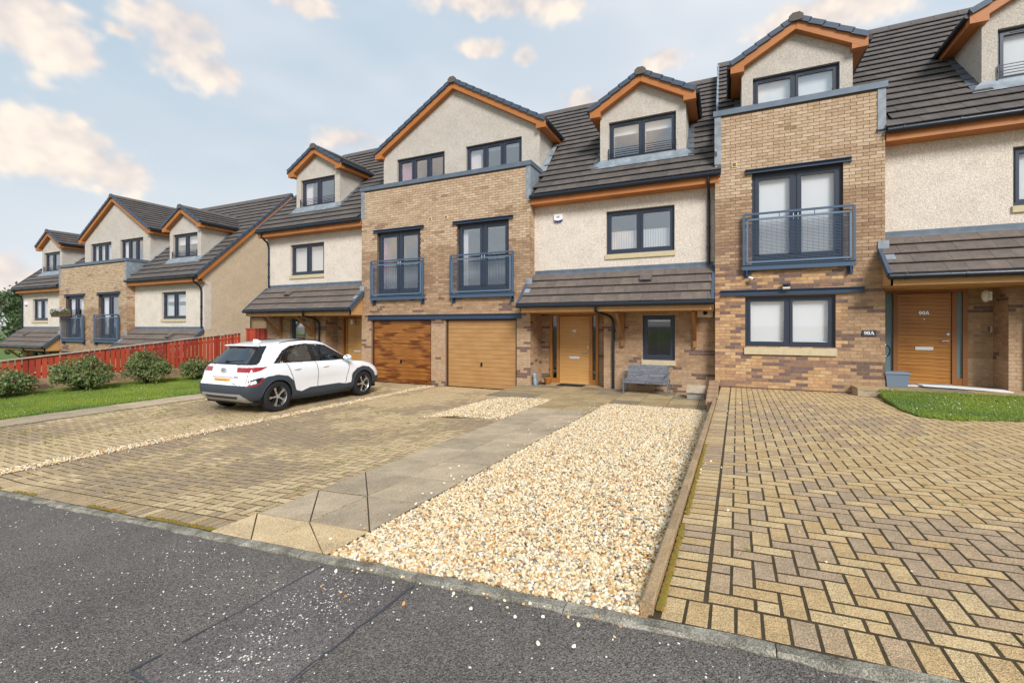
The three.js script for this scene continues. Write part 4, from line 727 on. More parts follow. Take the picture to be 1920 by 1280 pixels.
// moss along the kerb, the edging and in joints; weeds in the drives
{
  const g = new THREE.IcosahedronGeometry(.5, 1), p = g.attributes.position; for (let i = 0; i < p.count; i++) { const s = .7 + .6 * hash(Math.round(p.getX(i) * 40), Math.round(p.getY(i) * 40), Math.round(p.getZ(i) * 40)); p.setXYZ(i, p.getX(i) * s, p.getY(i) * s, p.getZ(i) * s); } g.computeVertexNormals();
  const spots = []; for (let i = 0; i < 2600; i++) { const x = -8 + 10 * rnd(), t = noise2(x * 3, 5); if (t > .35 && !(x > -2.3 && x < -.42)) spots.push([x, 2.258 + Math.abs(rr(-1, 1) * rr(0, 1)) * .04, Yk(x) + .006]); }
  for (let i = 0; i < 1500; i++) { const d = 2.3 + Math.pow(rnd(), 2) * 3.6; if (noise2(d * 4, 8) > .35) { spots.push([edgeX(d) + .03 + rnd() * .02, d, towerY(0, d) - .006]); spots.push([edgeX(d) - .055 - Math.pow(rnd(), 2) * .09 * (d < 3.4 ? 1 : .3), d, bedY(-.4, d)]); } }
  for (let i = 0; i < 900; i++) { const r = rnd(), x = -3.605 + (rnd() < .5 ? .61 : 0) + rr(-.008, .008), d = rr(2.3, 7); if (noise2(x * 2, d * 2) > .45) spots.push([x, d, plotY(x, d) + .006]); }
  for (let i = 0; i < 1700; i++) { const d = 2.35 + Math.pow(rnd(), 1.7) * 5, x = rr(-7.8, -3.7), gx = -8.17 + Math.round((x + 8.17) / PV) * PV; if (noise2(x * 1.2, d * 1.2, 1e6, 4) > .5) spots.push([gx, d, pairY(gx, d) - .001]); }
  const im = new THREE.InstancedMesh(g, mat(0xffffff, 1), spots.length), m4 = new THREE.Matrix4(), q = new THREE.Quaternion(), c = new THREE.Color();
  spots.forEach(([x, d, y], i) => { const s = rr(.008, .02); m4.compose(V(x, y, Z(d)), q.setFromEuler(new THREE.Euler(0, rr(0, 6), 0)), V(s * 1.3, s * .6, s * 1.2)); im.setMatrixAt(i, m4); im.setColorAt(i, c.setRGB(rr(.14, .3), rr(.1, .2), .02)); });
  im.name = 'moss'; im.castShadow = im.receiveShadow = true; im.userData.label = 'golden brown moss along the kerb and paving joints'; im.userData.category = 'moss'; scene.add(stuff(im));
}
// grass: tufts of five blades
function tuft() { const k = new MB(); for (let i = 0; i < 6; i++) { const a = i * 1.05 + hash(i, 1), l = .5 + .5 * hash(i, 2), dx = Math.cos(a), dz = Math.sin(a), w = .05; const b = [dx * .12, 0, dz * .12], t = [dx * (.3 + .3 * hash(i, 4)), l, dz * (.3 + .3 * hash(i, 4))], mid = [dx * .2, l * .6, dz * .2]; k.quad([b[0] - dz * w, 0, b[2] + dx * w], [b[0] + dz * w, 0, b[2] - dx * w], [mid[0] + dz * w * .8, mid[1], mid[2] - dx * w * .8], [mid[0] - dz * w * .8, mid[1], mid[2] + dx * w * .8]); k.tri([mid[0] - dz * w * .8, mid[1], mid[2] + dx * w * .8], [mid[0] + dz * w * .8, mid[1], mid[2] - dx * w * .8], t); } return k.geometry(); }
const TUFT = tuft(), bladeMat = phys({ color: 0xffffff, roughness: .75, transmission: .25, thickness: 0 });
function lawn(name, label, pts, fy, n, size, parent) {
  const im = new THREE.InstancedMesh(TUFT, bladeMat, n), m4 = new THREE.Matrix4(), q = new THREE.Quaternion(), c = new THREE.Color(), xs = pts.map((p) => p[0]), ds = pts.map((p) => p[1]), x0 = Math.min(...xs), x1 = Math.max(...xs), d0 = Math.min(...ds), d1 = Math.max(...ds);
  let i = 0, guard = 0; while (i < n && guard++ < n * 20) { const x = rr(x0, x1), d = rr(d0, d1); if (!inPoly(pts, x, d)) continue; const s = size * rr(.6, 1.25), v = noise2(x * 1.7, d * 1.7, 1e6, 3), y = rnd(); m4.compose(V(x, fy(x, d) - .003, Z(d)), q.setFromEuler(new THREE.Euler(rr(-.2, .2), rr(0, 6.3), rr(-.2, .2))), V(s, s * rr(.8, 1.2), s)); im.setMatrixAt(i, m4); im.setColorAt(i, c.setRGB(lerp(.13, .3, v) + y * .09, lerp(.24, .38, v) + y * .08, .03 + y * .03)); i++; }
  im.name = name; im.castShadow = im.receiveShadow = true; im.userData.label = label; im.userData.category = 'grass'; scene.add(stuff(im));
}
const frontLawnY = (x, d) => .5 + .06 * sstep(11, 11.6, d);
{ const sh = new THREE.Shape(lawnPts.map(([x, d]) => new THREE.Vector2(x, -Z(d)))), g = new THREE.ExtrudeGeometry(sh, { depth: .12, bevelEnabled: false }).rotateX(-Math.PI / 2).translate(0, .38, 0); structure(mesh('front_lawn', g, grassBase)); }
lawn('lawn_grass', 'bright green grass on the small lawn before the orange boarded door', lawnPts, frontLawnY, 16000, .055);
{ // daisies
  const im = new THREE.InstancedMesh(new THREE.CylinderGeometry(.5, .35, .25, 7), mat(srgb(240, 240, 232), .8), 330), m4 = new THREE.Matrix4(), q = new THREE.Quaternion(); let i = 0; while (i < 330) { const left = i > 190, x = left ? -13.4 - Math.pow(rnd(), 2) * 2.5 : rr(2.6, 6), d = left ? rr(3.5, 8.5) : rr(8.7, 11.6); if (!left && !inPoly(lawnPts, x, d)) continue; const s = rr(.011, .02), y = left ? .03 + .05 * (-13.4 - x) / 4.6 : frontLawnY(x, d) + .045; m4.compose(V(x, y, Z(d)), q.setFromEuler(new THREE.Euler(rr(-.4, .5), 0, rr(-.4, .4))), V(s, s, s)); im.setMatrixAt(i++, m4); }
  im.name = 'daisies'; im.castShadow = im.receiveShadow = true; im.userData.label = 'tiny white daisies dotted through the grass'; im.userData.category = 'flowers'; scene.add(stuff(im)); }
const sideY = (x, d) => -.02 + .05 * (-13.4 - x) / 4.6 + (d < 3 ? 0 : 0);
structure(sheet('side_lawn', grassBase, -18, -13.33, 2.26, 12.6, 6, 6, (x, d) => sideY(x, d)));
lawn('side_lawn_grass', 'mown green lawn running along the red picket fence', [[-17.7, 2.4], [-13.38, 2.4], [-13.38, 12.2], [-17.7, 12.2]], sideY, 42000, .07);
{
  const spots = []; for (let i = 0; i < 800; i++) { const left = rnd() < .7, x = left ? rr(-12.2, -8.7) : rr(-8, -3.8), d = left ? rr(3, 11.5) : rr(3, 8.5), n = noise2(x * 1.1, d * 1.1, 1e6, 8); if (n > .42) spots.push([x, d, (left ? driveY : pairY)(x, d) - .004]); } for (let i = 0; i < 60; i++) { const d = rr(3, 9); spots.push([-12.36 + rr(-.03, .03), d, driveY(-12.36, d)]); }
  for (let i = 0; i < 70; i++) { const x = rr(.1, 5), d = rr(3, 11); spots.push([x, d, towerY(x, d) - .006]); }
  const im = new THREE.InstancedMesh(TUFT, bladeMat, spots.length * 3), m4 = new THREE.Matrix4(), q = new THREE.Quaternion(), c = new THREE.Color();
  spots.forEach(([x, d, y], i) => { for (let k = 0; k < 3; k++) { const s = rr(.018, .055); m4.compose(V(x + rr(-.05, .05), y, Z(d) + rr(-.05, .05)), q.setFromEuler(new THREE.Euler(rr(-.3, .3), rr(0, 6), rr(-.3, .3))), V(s * 1.4, s * .8, s * 1.4)); im.setMatrixAt(i * 3 + k, m4); im.setColorAt(i * 3 + k, c.setRGB(rr(.2, .34), rr(.24, .34), .04)); } });
  im.name = 'weeds'; im.castShadow = im.receiveShadow = true; im.userData.label = 'small weeds growing in the joints of the drives'; im.userData.category = 'weeds'; scene.add(stuff(im));
}
// low wall of flat bricks between the house paving and the brick drive
{
  const W = thing('low_wall', 'low sloping wall of flat bricks with a holed end brick beside the bench', 'wall', -.24, .3, Z(11));
  const n = 21, wm = brickMats.porch; for (let i = 0; i < n; i++) { const d = 9.78 + i * .112, y = lerp(.415, .57, i / (n - 1)); const o = i ? new MB().box(-.105, .105, -.065, 0, -.051, .051) : new MB().prism([[-.105, -.065], [.105, -.065], [.105, 0], [-.105, 0]], -.051, .051, [-.06, 0, .06].map((x) => Array.from({ length: 12 }, (_, j) => [x + .017 * Math.cos(j * -.5236), -.034 + .017 * Math.sin(j * -.5236)]))); const b = o.build('brick', wm[[0, 4, 1, 2][i % 4]], W); b.position.set((noise2(i, 3) - .5) * .01, y - .3, Z(d) - Z(11)); b.rotation.x = .069; }
  new MB().prismX([[Z(9.76) - Z(11), -.2], [Z(9.76) - Z(11), .04], [Z(12.12) - Z(11), .2], [Z(12.12) - Z(11), -.2]], -.095, .095).tint(MORTAR.porch); const k = new MB().tint(MORTAR.porch); k.prismX([[Z(9.76) - Z(11), -.25], [Z(9.76) - Z(11), .045], [Z(12.12) - Z(11), .2], [Z(12.12) - Z(11), -.25]], -.09, .09); k.build('wall_core', mortarMat, W);
}

// ---------- parked car: one control cage of rings from the sill to the roof, resampled finely and split into panels ----------
{
  const C = thing('parked_car', 'white compact crossover car with black wheel arch cladding parked nose in', 'car', -9.78, 0, 0);
  // rows: rings from the sill upwards; columns: rear centre round the side to the front centre; each [s from the rear, half width, height]
  const R = [
    [[.16, 0, .26], [.16, .42, .26], [.25, .70, .25], [.74, .80, .24], [1.6, .82, .20], [2.5, .82, .20], [3.34, .80, .22], [3.95, .66, .20], [4.08, 0, .20]],
    [[.05, 0, .33], [.06, .45, .33], [.17, .775, .34], [.74, .885, .34], [1.6, .875, .30], [2.5, .875, .30], [3.34, .885, .32], [4.0, .74, .32], [4.17, 0, .32]],
    [[.0, 0, .48], [.015, .47, .48], [.125, .81, .48], [.74, .90, .48], [1.6, .872, .45], [2.5, .872, .45], [3.34, .90, .46], [4.03, .77, .45], [4.2, 0, .45]],
    [[.015, 0, .60], [.03, .47, .60], [.125, .82, .62], [.74, .905, .64], [1.6, .878, .60], [2.5, .878, .60], [3.34, .905, .62], [4.02, .78, .58], [4.19, 0, .58]],
    [[.075, 0, .70], [.09, .47, .70], [.16, .80, .74], [.74, .89, .78], [1.6, .892, .74], [2.5, .888, .74], [3.34, .89, .74], [3.99, .76, .68], [4.17, 0, .68]],
    [[.10, 0, .86], [.115, .46, .86], [.195, .785, .89], [.74, .872, .92], [1.6, .885, .88], [2.5, .878, .87], [3.34, .862, .86], [3.92, .71, .78], [4.10, 0, .77]],
    [[.125, 0, .98], [.14, .44, .98], [.25, .755, 1.0], [.76, .84, 1.015], [1.6, .858, .975], [2.5, .848, .955], [3.30, .80, .94], [3.78, .64, .865], [3.95, 0, .85]],
    [[.17, 0, 1.055], [.185, .42, 1.06], [.33, .69, 1.08], [.82, .785, 1.065], [1.6, .805, 1.03], [2.45, .79, 1.01], [2.98, .72, 1.0], [3.16, .5, 1.005], [3.22, 0, 1.015]],
    [[.37, 0, 1.26], [.385, .38, 1.265], [.50, .62, 1.275], [.92, .705, 1.285], [1.6, .72, 1.28], [2.2, .705, 1.27], [2.58, .63, 1.255], [2.72, .42, 1.27], [2.77, 0, 1.28]],
    [[.50, 0, 1.435], [.52, .37, 1.43], [.64, .565, 1.425], [1.0, .625, 1.475], [1.6, .635, 1.50], [2.0, .625, 1.485], [2.26, .56, 1.455], [2.38, .36, 1.475], [2.42, 0, 1.485]],
    [[.56, 0, 1.475], [.58, .30, 1.475], [.72, .47, 1.48], [1.04, .53, 1.515], [1.6, .54, 1.54], [1.98, .53, 1.528], [2.2, .46, 1.502], [2.3, .28, 1.51], [2.34, 0, 1.518]],
    [[.74, 0, 1.508], [.76, .12, 1.508], [.86, .2, 1.512], [1.12, .24, 1.535], [1.6, .25, 1.562], [1.93, .24, 1.552], [2.1, .2, 1.535], [2.17, .12, 1.535], [2.2, 0, 1.535]],
    [[1.0, 0, 1.53], [1.02, 0, 1.53], [1.1, 0, 1.535], [1.25, 0, 1.548], [1.6, 0, 1.566], [1.85, 0, 1.56], [1.95, 0, 1.552], [2.0, 0, 1.549], [2.03, 0, 1.547]],
  ];
  const cr = (p0, p1, p2, p3, t) => { const a = .5 * (p2 - p0), b = .5 * (p3 - p1); return ((2 * p1 - 2 * p2 + a + b) * t + (-3 * p1 + 3 * p2 - 2 * a - b)) * t * t + a * t + p1; };
  const at = (row, k) => { const n = 8; if (k < 0) { const q = row[-k]; return [q[0], -q[1], q[2]]; } if (k > n) { const q = row[2 * n - k]; return [q[0], -q[1], q[2]]; } return row[k]; };
  const around = (row, v) => { const i = Math.min(7, Math.floor(v)), t = v - i; return [0, 1, 2].map((c) => cr(at(row, i - 1)[c], at(row, i)[c], at(row, i + 1)[c], at(row, i + 2)[c], t)); };
  const NU = 26, seg = [10, 30, 34, 56, 56, 46, 30, 24];   // subdivisions between rings and around
  const vs = []; seg.forEach((n, i) => { for (let k = 0; k < n; k++) vs.push(i + k / n); }); vs.push(8);
  const rings = R.length, us = []; for (let i = 0; i < rings - 1; i++) { const n = i === 7 || i === 8 ? 22 : i > 8 ? 7 : i >= 1 && i < 7 ? 15 : 8; for (let k = 0; k < n; k++) us.push(i + k / n); } us.push(rings - 1);
  const ringAt = vs.map((v) => R.map((row) => around(row, v)));
  const P = us.map((u) => vs.map((v, j) => { const col = ringAt[j], i = Math.min(rings - 2, Math.floor(u)), t = u - i, g = (q) => col[clamp(q, 0, rings - 1)]; const o = [0, 1, 2].map((c) => cr(g(i - 1)[c], g(i)[c], g(i + 1)[c], g(i + 2)[c], t)); o[1] = Math.max(0, o[1]); if (v === 0 || v === 8) o[1] = 0; return o; }));
  const poly = (pts) => (s, y) => inPoly(pts, s, y);
  const dist = (pts, s, y) => { let d = 9; for (let i = 0; i + 1 < pts.length; i++) { const [a, b] = [pts[i], pts[i + 1]], t = clamp(((s - a[0]) * (b[0] - a[0]) + (y - a[1]) * (b[1] - a[1])) / ((b[0] - a[0]) ** 2 + (b[1] - a[1]) ** 2)); d = Math.min(d, Math.hypot(s - lerp(a[0], b[0], t), y - lerp(a[1], b[1], t))); } return d; };
  const WR = .74, WF = 3.34, WY = .333;
  const dlo = poly([[.80, 1.075], [1.02, 1.30], [1.22, 1.395], [1.6, 1.43], [1.95, 1.415], [2.2, 1.375], [2.93, 1.035], [2.4, 1.045], [1.6, 1.06]]);
  const trim = poly([[.70, 1.055], [.98, 1.325], [1.2, 1.425], [1.6, 1.462], [1.97, 1.447], [2.24, 1.402], [3.04, 1.012], [2.4, 1.022], [1.6, 1.036]]);
  const gaps = [[[.99, 1.05], [1.04, .9], [1.11, .72], [1.17, .5], [1.2, .38]], [[1.80, 1.05], [1.83, .8], [1.83, .4]], [[2.86, 1.02], [2.83, .8], [2.74, .55], [2.72, .4]]];
  const cladding = poly([[.1, .2], [.1, .60], [.2, .66], [.36, .74], [.5, .79], [.74, .81], [.98, .765], [1.13, .64], [1.2, .42], [1.35, .375], [1.62, .44], [2.5, .44], [2.72, .40], [2.9, .42], [2.93, .64], [3.1, .765], [3.34, .81], [3.58, .765], [3.74, .64], [3.8, .5], [4.3, .5], [4.3, .1], [.1, .1]]);
  const lampPod = poly([[.08, .615], [.12, .73], [.3, .775], [.42, .79], [.34, .66], [.22, .615]]), podRed = (s, y) => lampPod(s, y) && (dist([[.1, .615], [.22, .618], [.33, .66], [.42, .79]], s, y) < .028), podWhite = poly([[.13, .645], [.15, .705], [.24, .735], [.26, .67]]);
  const tail = poly([[.0, .895], [.0, .985], [.2, 1.0], [.52, 1.0], [.5, .985], [.34, .92], [.2, .895]]);
  function panelOf(s, w, y, u, v) {
    const side = v > 2.05 && v < 7.1, rear = v <= 2.6 && s < .8;
    if (side && y < .75 && (Math.hypot(s - WR, y - WY) < .375 || Math.hypot(s - WF, y - WY) < .375)) return null;
    if (v < 2.9 && s < .62 && podWhite(s, y) && w > .66) return 'reversing_lamp';
    if (v < 2.9 && podRed(s, y) && w > .6) return 'rear_fog_lamp'; if (v < 2.9 && lampPod(s, y) && w > .6) return 'lamp_housing';
    if (tail(s, y) && w > .40 && s < .54) return (w - .40 < (.985 - y) * .4) ? 'body' : 'tail_light';
    if (rear && y > 1.0 && u > 6.6 && u < 10.0) {   // tailgate glass and its black surround
      const half = lerp(.60, .46, (y - 1.05) / .38); if (y > 1.075 && y < 1.405 && w < half && s < .7) return 'rear_window'; if (w < half + .13 && y > 1.045 && y < 1.435) return 'window_surround';
    }
    if (v > 2 && v < 7 && u > 6.7) {
      if (dlo(s, y)) { if (Math.abs(s - 1.78 - (y - 1.05) * -.12) < .065) return 'window_surround'; if (Math.abs(s - (.99 + (y - 1.05) * .42)) < .028) return 'window_surround'; return s < .99 + (y - 1.05) * .42 ? 'quarter_window' : s < 1.78 ? 'rear_side_window' : 'front_side_window'; }
      if (trim(s, y)) return 'window_surround';
    }
    if (v >= 6.3 && u > 7.12 && u < 8.9 && s > 2.3) { const half = lerp(.62, .46, (y - 1.02) / .45); if (w < half) return 'windscreen'; }
    if (v <= 2.6 && s < .5) {
      if (y < .455) { if (w < .74 - (y > .36 ? (y - .36) * 1.2 : 0)) return y > .335 && y < .395 && w < .52 ? 'bumper_slot' : 'skid_plate'; return 'cladding'; }
      if (y < .625) return 'cladding';
    }
    if (v > 7.2 && y < .42) return 'cladding'; if (v > 7.1 && y > .44 && y < .66 && w < .52) return 'grille';
    if (v > 6.7 && y > .63 && y < .72 && w > .5 && w < .85 && s > 3.8) return 'headlight';
    if (v > 1.7 && cladding(s, y)) return 'cladding';
    if (side && y > .38 && y < 1.05) for (const gp of gaps) if (dist(gp, s, y) < .0085) return 'panel_gap';
    if (v < 2.6 && s < .35 && (Math.abs(w - .735) < .0055 && y > .62 && y < .9)) return 'panel_gap';
    return 'body';
  }
  const parts = {}, Zr = Z(6.22);
  const N = P.map((row, i) => row.map((_, j) => { const a = P[Math.min(us.length - 1, i + 1)][j], b = P[Math.max(0, i - 1)][j], c = P[i][Math.min(vs.length - 1, j + 1)], d = P[i][Math.max(0, j - 1)]; const du = V(a[0] - b[0], a[1] - b[1], a[2] - b[2]), dv = V(c[0] - d[0], c[1] - d[1], c[2] - d[2]); if (j === 0 || j === vs.length - 1) dv.set(0, j === 0 ? 1 : -1, 0); const n = V().crossVectors(dv, du); if (n.length() < 1e-9) n.set(0, 0, 1); n.normalize(); return n; }));
  // outward check: at the widest ring of the side the normal must point to +w
  const flip = N[Math.round(us.length / 3)][Math.round(vs.length / 2)].y < 0 ? -1 : 1;
  for (let i = 0; i + 1 < us.length; i++) for (let j = 0; j + 1 < vs.length; j++) {
    const q = [[i, j], [i, j + 1], [i + 1, j + 1], [i + 1, j]], c = [0, 1, 2].map((k) => q.reduce((s, [a, b]) => s + P[a][b][k], 0) / 4), name = panelOf(c[0], c[1], c[2], us[i], vs[j]); if (!name) continue;
    const mb = parts[name] ??= new MB(), off = name === 'cladding' ? .006 : name === 'panel_gap' ? -.006 : name === 'window_surround' ? .001 : 0;
    for (const s of [1, -1]) {
      const vv = q.map(([a, b]) => { const p = P[a][b], n = N[a][b]; return { p: [s * (p[1] + flip * n.y * off), p[2] + flip * n.z * off, Zr - p[0] - flip * n.x * off], n: [s * flip * n.y, flip * n.z, -flip * n.x] }; });
      const order = s > 0 ? [0, 1, 2, 0, 2, 3] : [2, 1, 0, 3, 2, 0]; for (const k of order) { const w = vv[k]; mb.v(...w.p, ...w.n, w.p[2] * 1, w.p[1]); }
    }
  }
  const paint = phys({ color: srgb(238, 239, 242), roughness: .35, clearcoat: 1, clearcoatRoughness: .05 }), clad = mat(srgb(54, 62, 70), .55), tint = phys({ color: srgb(150, 162, 165), roughness: 0, transmission: 1, thickness: 0, ior: 2.0 }), privacy = phys({ color: srgb(70, 76, 80), roughness: 0, transmission: 1, thickness: 0, ior: 2.5 });
  const red = phys({ color: srgb(150, 6, 18), roughness: .25, clearcoat: 1 }), silver = mat(srgb(178, 180, 182), .4, { metalness: .5 });
  const look = { body: paint, cladding: clad, window_surround: mat(srgb(26, 27, 30), .25), panel_gap: mat(srgb(92, 92, 94), .8), tail_light: red, rear_fog_lamp: red, lamp_housing: mat(srgb(24, 25, 28), .2), reversing_lamp: phys({ color: srgb(215, 220, 225), roughness: .1, clearcoat: 1 }), rear_window: privacy, quarter_window: privacy, rear_side_window: tint, front_side_window: tint, windscreen: tint, skid_plate: silver, bumper_slot: mat(srgb(44, 46, 50), .6), grille: M.black, headlight: phys({ color: srgb(200, 210, 218), roughness: .1, clearcoat: 1 }) };
  for (const n in parts) parts[n].build(n, look[n] ?? paint, C);
  // wheels
  const tyre = new THREE.LatheGeometry([[.215, -.1], [.24, -.108], [.30, -.11], [.325, -.095], [.334, -.06], [.334, .06], [.325, .095], [.30, .11], [.24, .108], [.215, .1]].map((p) => new THREE.Vector2(...p)), 48).rotateZ(-Math.PI / 2);
  const barrel = new THREE.LatheGeometry([[.225, .1], [.218, .085], [.2, .06], [.195, -.1]].map((p) => new THREE.Vector2(...p)), 40).rotateZ(-Math.PI / 2);
  const spokeShape = (a, w0, w1) => { const o = new MB(), dir = [0, Math.cos(a), Math.sin(a)], n = [0, -Math.sin(a), Math.cos(a)], p = (r, k, x) => [x, dir[1] * r + n[1] * k, dir[2] * r + n[2] * k]; const S = [[.03, -w0, w0], [.12, -w0 + .012, w0 + .012], [.222, .012 - w1, .012 + w1]]; for (let i = 0; i < 2; i++) { const [r0, a0, b0] = S[i], [r1, a1, b1] = S[i + 1], x0 = .074, x1 = .082; o.quad(p(r0, a0, x0), p(r0, b0, x0), p(r1, b1, x1), p(r1, a1, x1)); o.quad(p(r0, a0, .04), p(r1, a1, .04), p(r1, a1, x1), p(r0, a0, x0)); o.quad(p(r0, b0, x0), p(r1, b1, x1), p(r1, b1, .04), p(r0, b0, .04)); } return o; };
  const alloy = mat(srgb(205, 204, 202), .25, { metalness: .85 }), pocket = mat(srgb(34, 35, 38), .45, { metalness: .3 });
  for (const [s, side] of [[WR, 1], [WF, 1], [WR, -1], [WF, -1]]) {
    const W = new THREE.Group(); W.name = 'wheel'; W.position.set(side * .79, WY, Zr - s); if (side < 0) W.rotation.y = Math.PI; C.add(W);
    mesh('tyre', tyre, M.rubber, W); mesh('rim', barrel, alloy, W); mesh('wheel_disc', new THREE.CylinderGeometry(.2, .2, .01, 32).rotateZ(Math.PI / 2), pocket, W).position.x = .02;
    for (let k = 0; k < 5; k++) { const a = k * 1.2566 + .3; spokeShape(a, .018, .03).build('spoke', alloy, W); spokeShape(a + .62, .011, .014).build('spoke', pocket, W); }
    new MB().rod([.03, 0, 0], [.085, 0, 0], .045, 20).build('hub_cap', silver, W);
    for (let k = 0; k < 5; k++) { const a = k * 1.2566; new MB().rod([.06, .06 * Math.cos(a), .06 * Math.sin(a)], [.078, .06 * Math.cos(a), .06 * Math.sin(a)], .009, 6).build('wheel_nut', pocket, W); }
    // arch lining and the lip round the opening
    const lip = [], j0 = side; for (let k = 0; k <= 28; k++) { const a = -.25 + (Math.PI + .5) * k / 28, ss = s + .375 * Math.cos(a), yy = WY + .375 * Math.sin(a); let best = null; for (let i = 0; i < us.length; i += 1) for (let j = 40; j < vs.length - 20; j += 2) { const p = P[i][j], d = Math.hypot(p[0] - ss, p[2] - yy); if (p[2] < 1 && (!best || d < best[0])) best = [d, p[1]]; } lip.push([side * (best[1] - .004), Math.max(.2, yy), Zr - ss]); }
    new MB().tube(lip, .017, 6).build('arch_lip', clad, C);
    const liner = new MB(); for (let k = 0; k < 20; k++) { const a = (q) => -.2 + (Math.PI + .4) * q / 20, pt = (q, x) => [side * x, WY + .385 * Math.sin(a(q)), Zr - s - .385 * Math.cos(a(q))]; liner.quad(pt(k, .5), pt(k + 1, .5), pt(k + 1, .88), pt(k, .88)); } liner.prismX(Array.from({ length: 21 }, (_, k) => [Zr - s - .385 * Math.cos(-.2 + (Math.PI + .4) * k / 20), WY + .385 * Math.sin(-.2 + (Math.PI + .4) * k / 20)]), side * .5, side * .49); liner.build('arch_liner', M.black, C);
  }
  new MB().box(-.8, .8, .2, .26, Zr - 3.9, Zr - .25).build('underbody', M.black, C);
  // fittings
  for (const x of [.6, -.6]) new MB().tube([[x, 1.452, Zr - .92], [x * .99, 1.50, Zr - 1.02], [x * .985, 1.548, Zr - 1.5], [x * .98, 1.545, Zr - 1.85], [x * .97, 1.49, Zr - 2.18]], .017, 6).build('roof_rail', M.black, C);
  new MB().prismX([[Zr - .78, 1.505], [Zr - .80, 1.575], [Zr - .86, 1.575], [Zr - 1.0, 1.52]], -.018, .018).build('aerial_fin', paint, C);
  new MB().prismX([[Zr - .60, 1.47], [Zr - .46, 1.452], [Zr - .45, 1.435], [Zr - .56, 1.42]], -.5, .5).build('tailgate_spoiler', paint, C);
  new MB().box(-.14, .14, 1.425, 1.437, Zr - .47, Zr - .445).build('high_brake_light', red, C);
  for (const sx of [1, -1]) { const m = new MB().geo(new THREE.SphereGeometry(1, 18, 12), new THREE.Matrix4().makeScale(.11, .07, .065).setPosition(sx * .95, 1.08, Zr - 2.72)); const o = m.build('door_mirror', paint, C); new MB().bar([sx * .8, 1.03, Zr - 2.7], [sx * .9, 1.06, Zr - 2.72], .05, .035).build('mirror_arm', M.black, o); new MB().geo(new THREE.CircleGeometry(1, 18), new THREE.Matrix4().makeScale(.085, .052, 1).setPosition(sx * .95, 1.08, Zr - 2.652)).build('mirror_glass', phys({ color: srgb(150, 190, 205), roughness: .03, metalness: 1 }), o); }
  for (const [s, w] of [[1.23, .893], [2.06, .888]]) for (const sx of [1, -1]) new MB().geo(new THREE.SphereGeometry(1, 14, 8), new THREE.Matrix4().makeScale(.016, .017, .10).setPosition(sx * (w + .008), .90, Zr - s)).build('door_handle', paint, C);
  new MB().box(-.26, .26, .60, .71, Zr - .085, Zr - .048).build('plate_recess', paint, C);
  const plate = new MB().box(-.24, .24, .655, .755, Zr - .085, Zr - .052).build('number_plate', mat(srgb(232, 160, 30), .5), C); plate.rotation.x = 0;
  new MB().box(-.18, .18, .69, .725, Zr - .053, Zr - .0505).build('plate_smudge', mat(srgb(176, 112, 30), .6), plate);
  new MB().box(-.34, .34, .79, .835, Zr - .105, Zr - .07).build('tailgate_grip', paint, C);
  { const e = new MB(); for (let k = 0; k < 24; k++) { const a = k / 24 * 6.2832, b = (k + 1) / 24 * 6.2832; e.rod([.085 * Math.cos(a), .925 + .048 * Math.sin(a), Zr - .098], [.085 * Math.cos(b), .925 + .048 * Math.sin(b), Zr - .098], .008, 6); } e.bar([-.045, .89, Zr - .098], [-.02, .965, Zr - .102], .014, .012).bar([.02, .888, Zr - .098], [.045, .962, Zr - .102], .014, .012).bar([-.035, .917, Zr - .098], [.035, .934, Zr - .098], .012, .014); e.build('emblem', M.chrome, C); }
  text('KONA', font, .032, .004, M.chrome, C, .43, .80, Zr - .085, 'badge'); text('HYBRID', font, .02, .004, M.chrome, C, .42, .66, Zr - .045, 'badge');
  new MB().bar([-.05, 1.10, Zr - .20], [.42, 1.13, Zr - .255], .02, .02).rod([-.05, 1.09, Zr - .19], [-.05, 1.12, Zr - .23], .03).build('rear_wiper', M.black, C);
  // cabin
  const seat = mat(srgb(62, 62, 66), .9), cabin = new MB().box(-.72, .72, .42, .46, Zr - 3.0, Zr - .35).box(-.72, .72, .46, .95, Zr - 3.05, Zr - 2.85).box(-.7, .7, .85, .95, Zr - 2.86, Zr - 2.6).box(-.76, -.73, .46, .98, Zr - 2.9, Zr - .5).box(.73, .76, .46, .98, Zr - 2.9, Zr - .5).box(-.7, .7, .46, .8, Zr - .62, Zr - .4).build('cabin', mat(srgb(58, 58, 62), .9), C);
  for (const [x, s] of [[-.36, 2.0], [.36, 2.0], [-.4, 1.05], [.0, 1.05], [.4, 1.05]]) { const w = s > 1.5 ? .23 : .2; new MB().box(x - w, x + w, .46, .66, Zr - s - .5, Zr - s + .05).obox([x, .88, Zr - s + .10], [w, 0, 0], [0, .28, -.08], [0, .02, .06]).obox([x, 1.25, Zr - s + .19], [.12, 0, 0], [0, .085, -.02], [0, .01, .04]).rod([x - .05, 1.1, Zr - s + .15], [x - .05, 1.2, Zr - s + .18], .008).rod([x + .05, 1.1, Zr - s + .15], [x + .05, 1.2, Zr - s + .18], .008).build('seat', seat, C); }
  { const sw = new MB().geo(new THREE.TorusGeometry(.18, .016, 8, 28), new THREE.Matrix4().compose(V(.36, .98, Zr - 2.52), new THREE.Quaternion().setFromEuler(new THREE.Euler(-.4, 0, 0)), V(1, 1, 1))).rod([.36, .98, Zr - 2.52], [.36, .9, Zr - 2.7], .04).bar([.2, .98, Zr - 2.52], [.52, .98, Zr - 2.52], .04, .02); sw.build('steering_wheel', M.black, C); }
  const slopeA = Math.atan2(driveY(-9.78, 9.6) - driveY(-9.78, 7), 2.6); C.position.y = driveY(-9.78, 8.2) + .004; void slopeA;
}

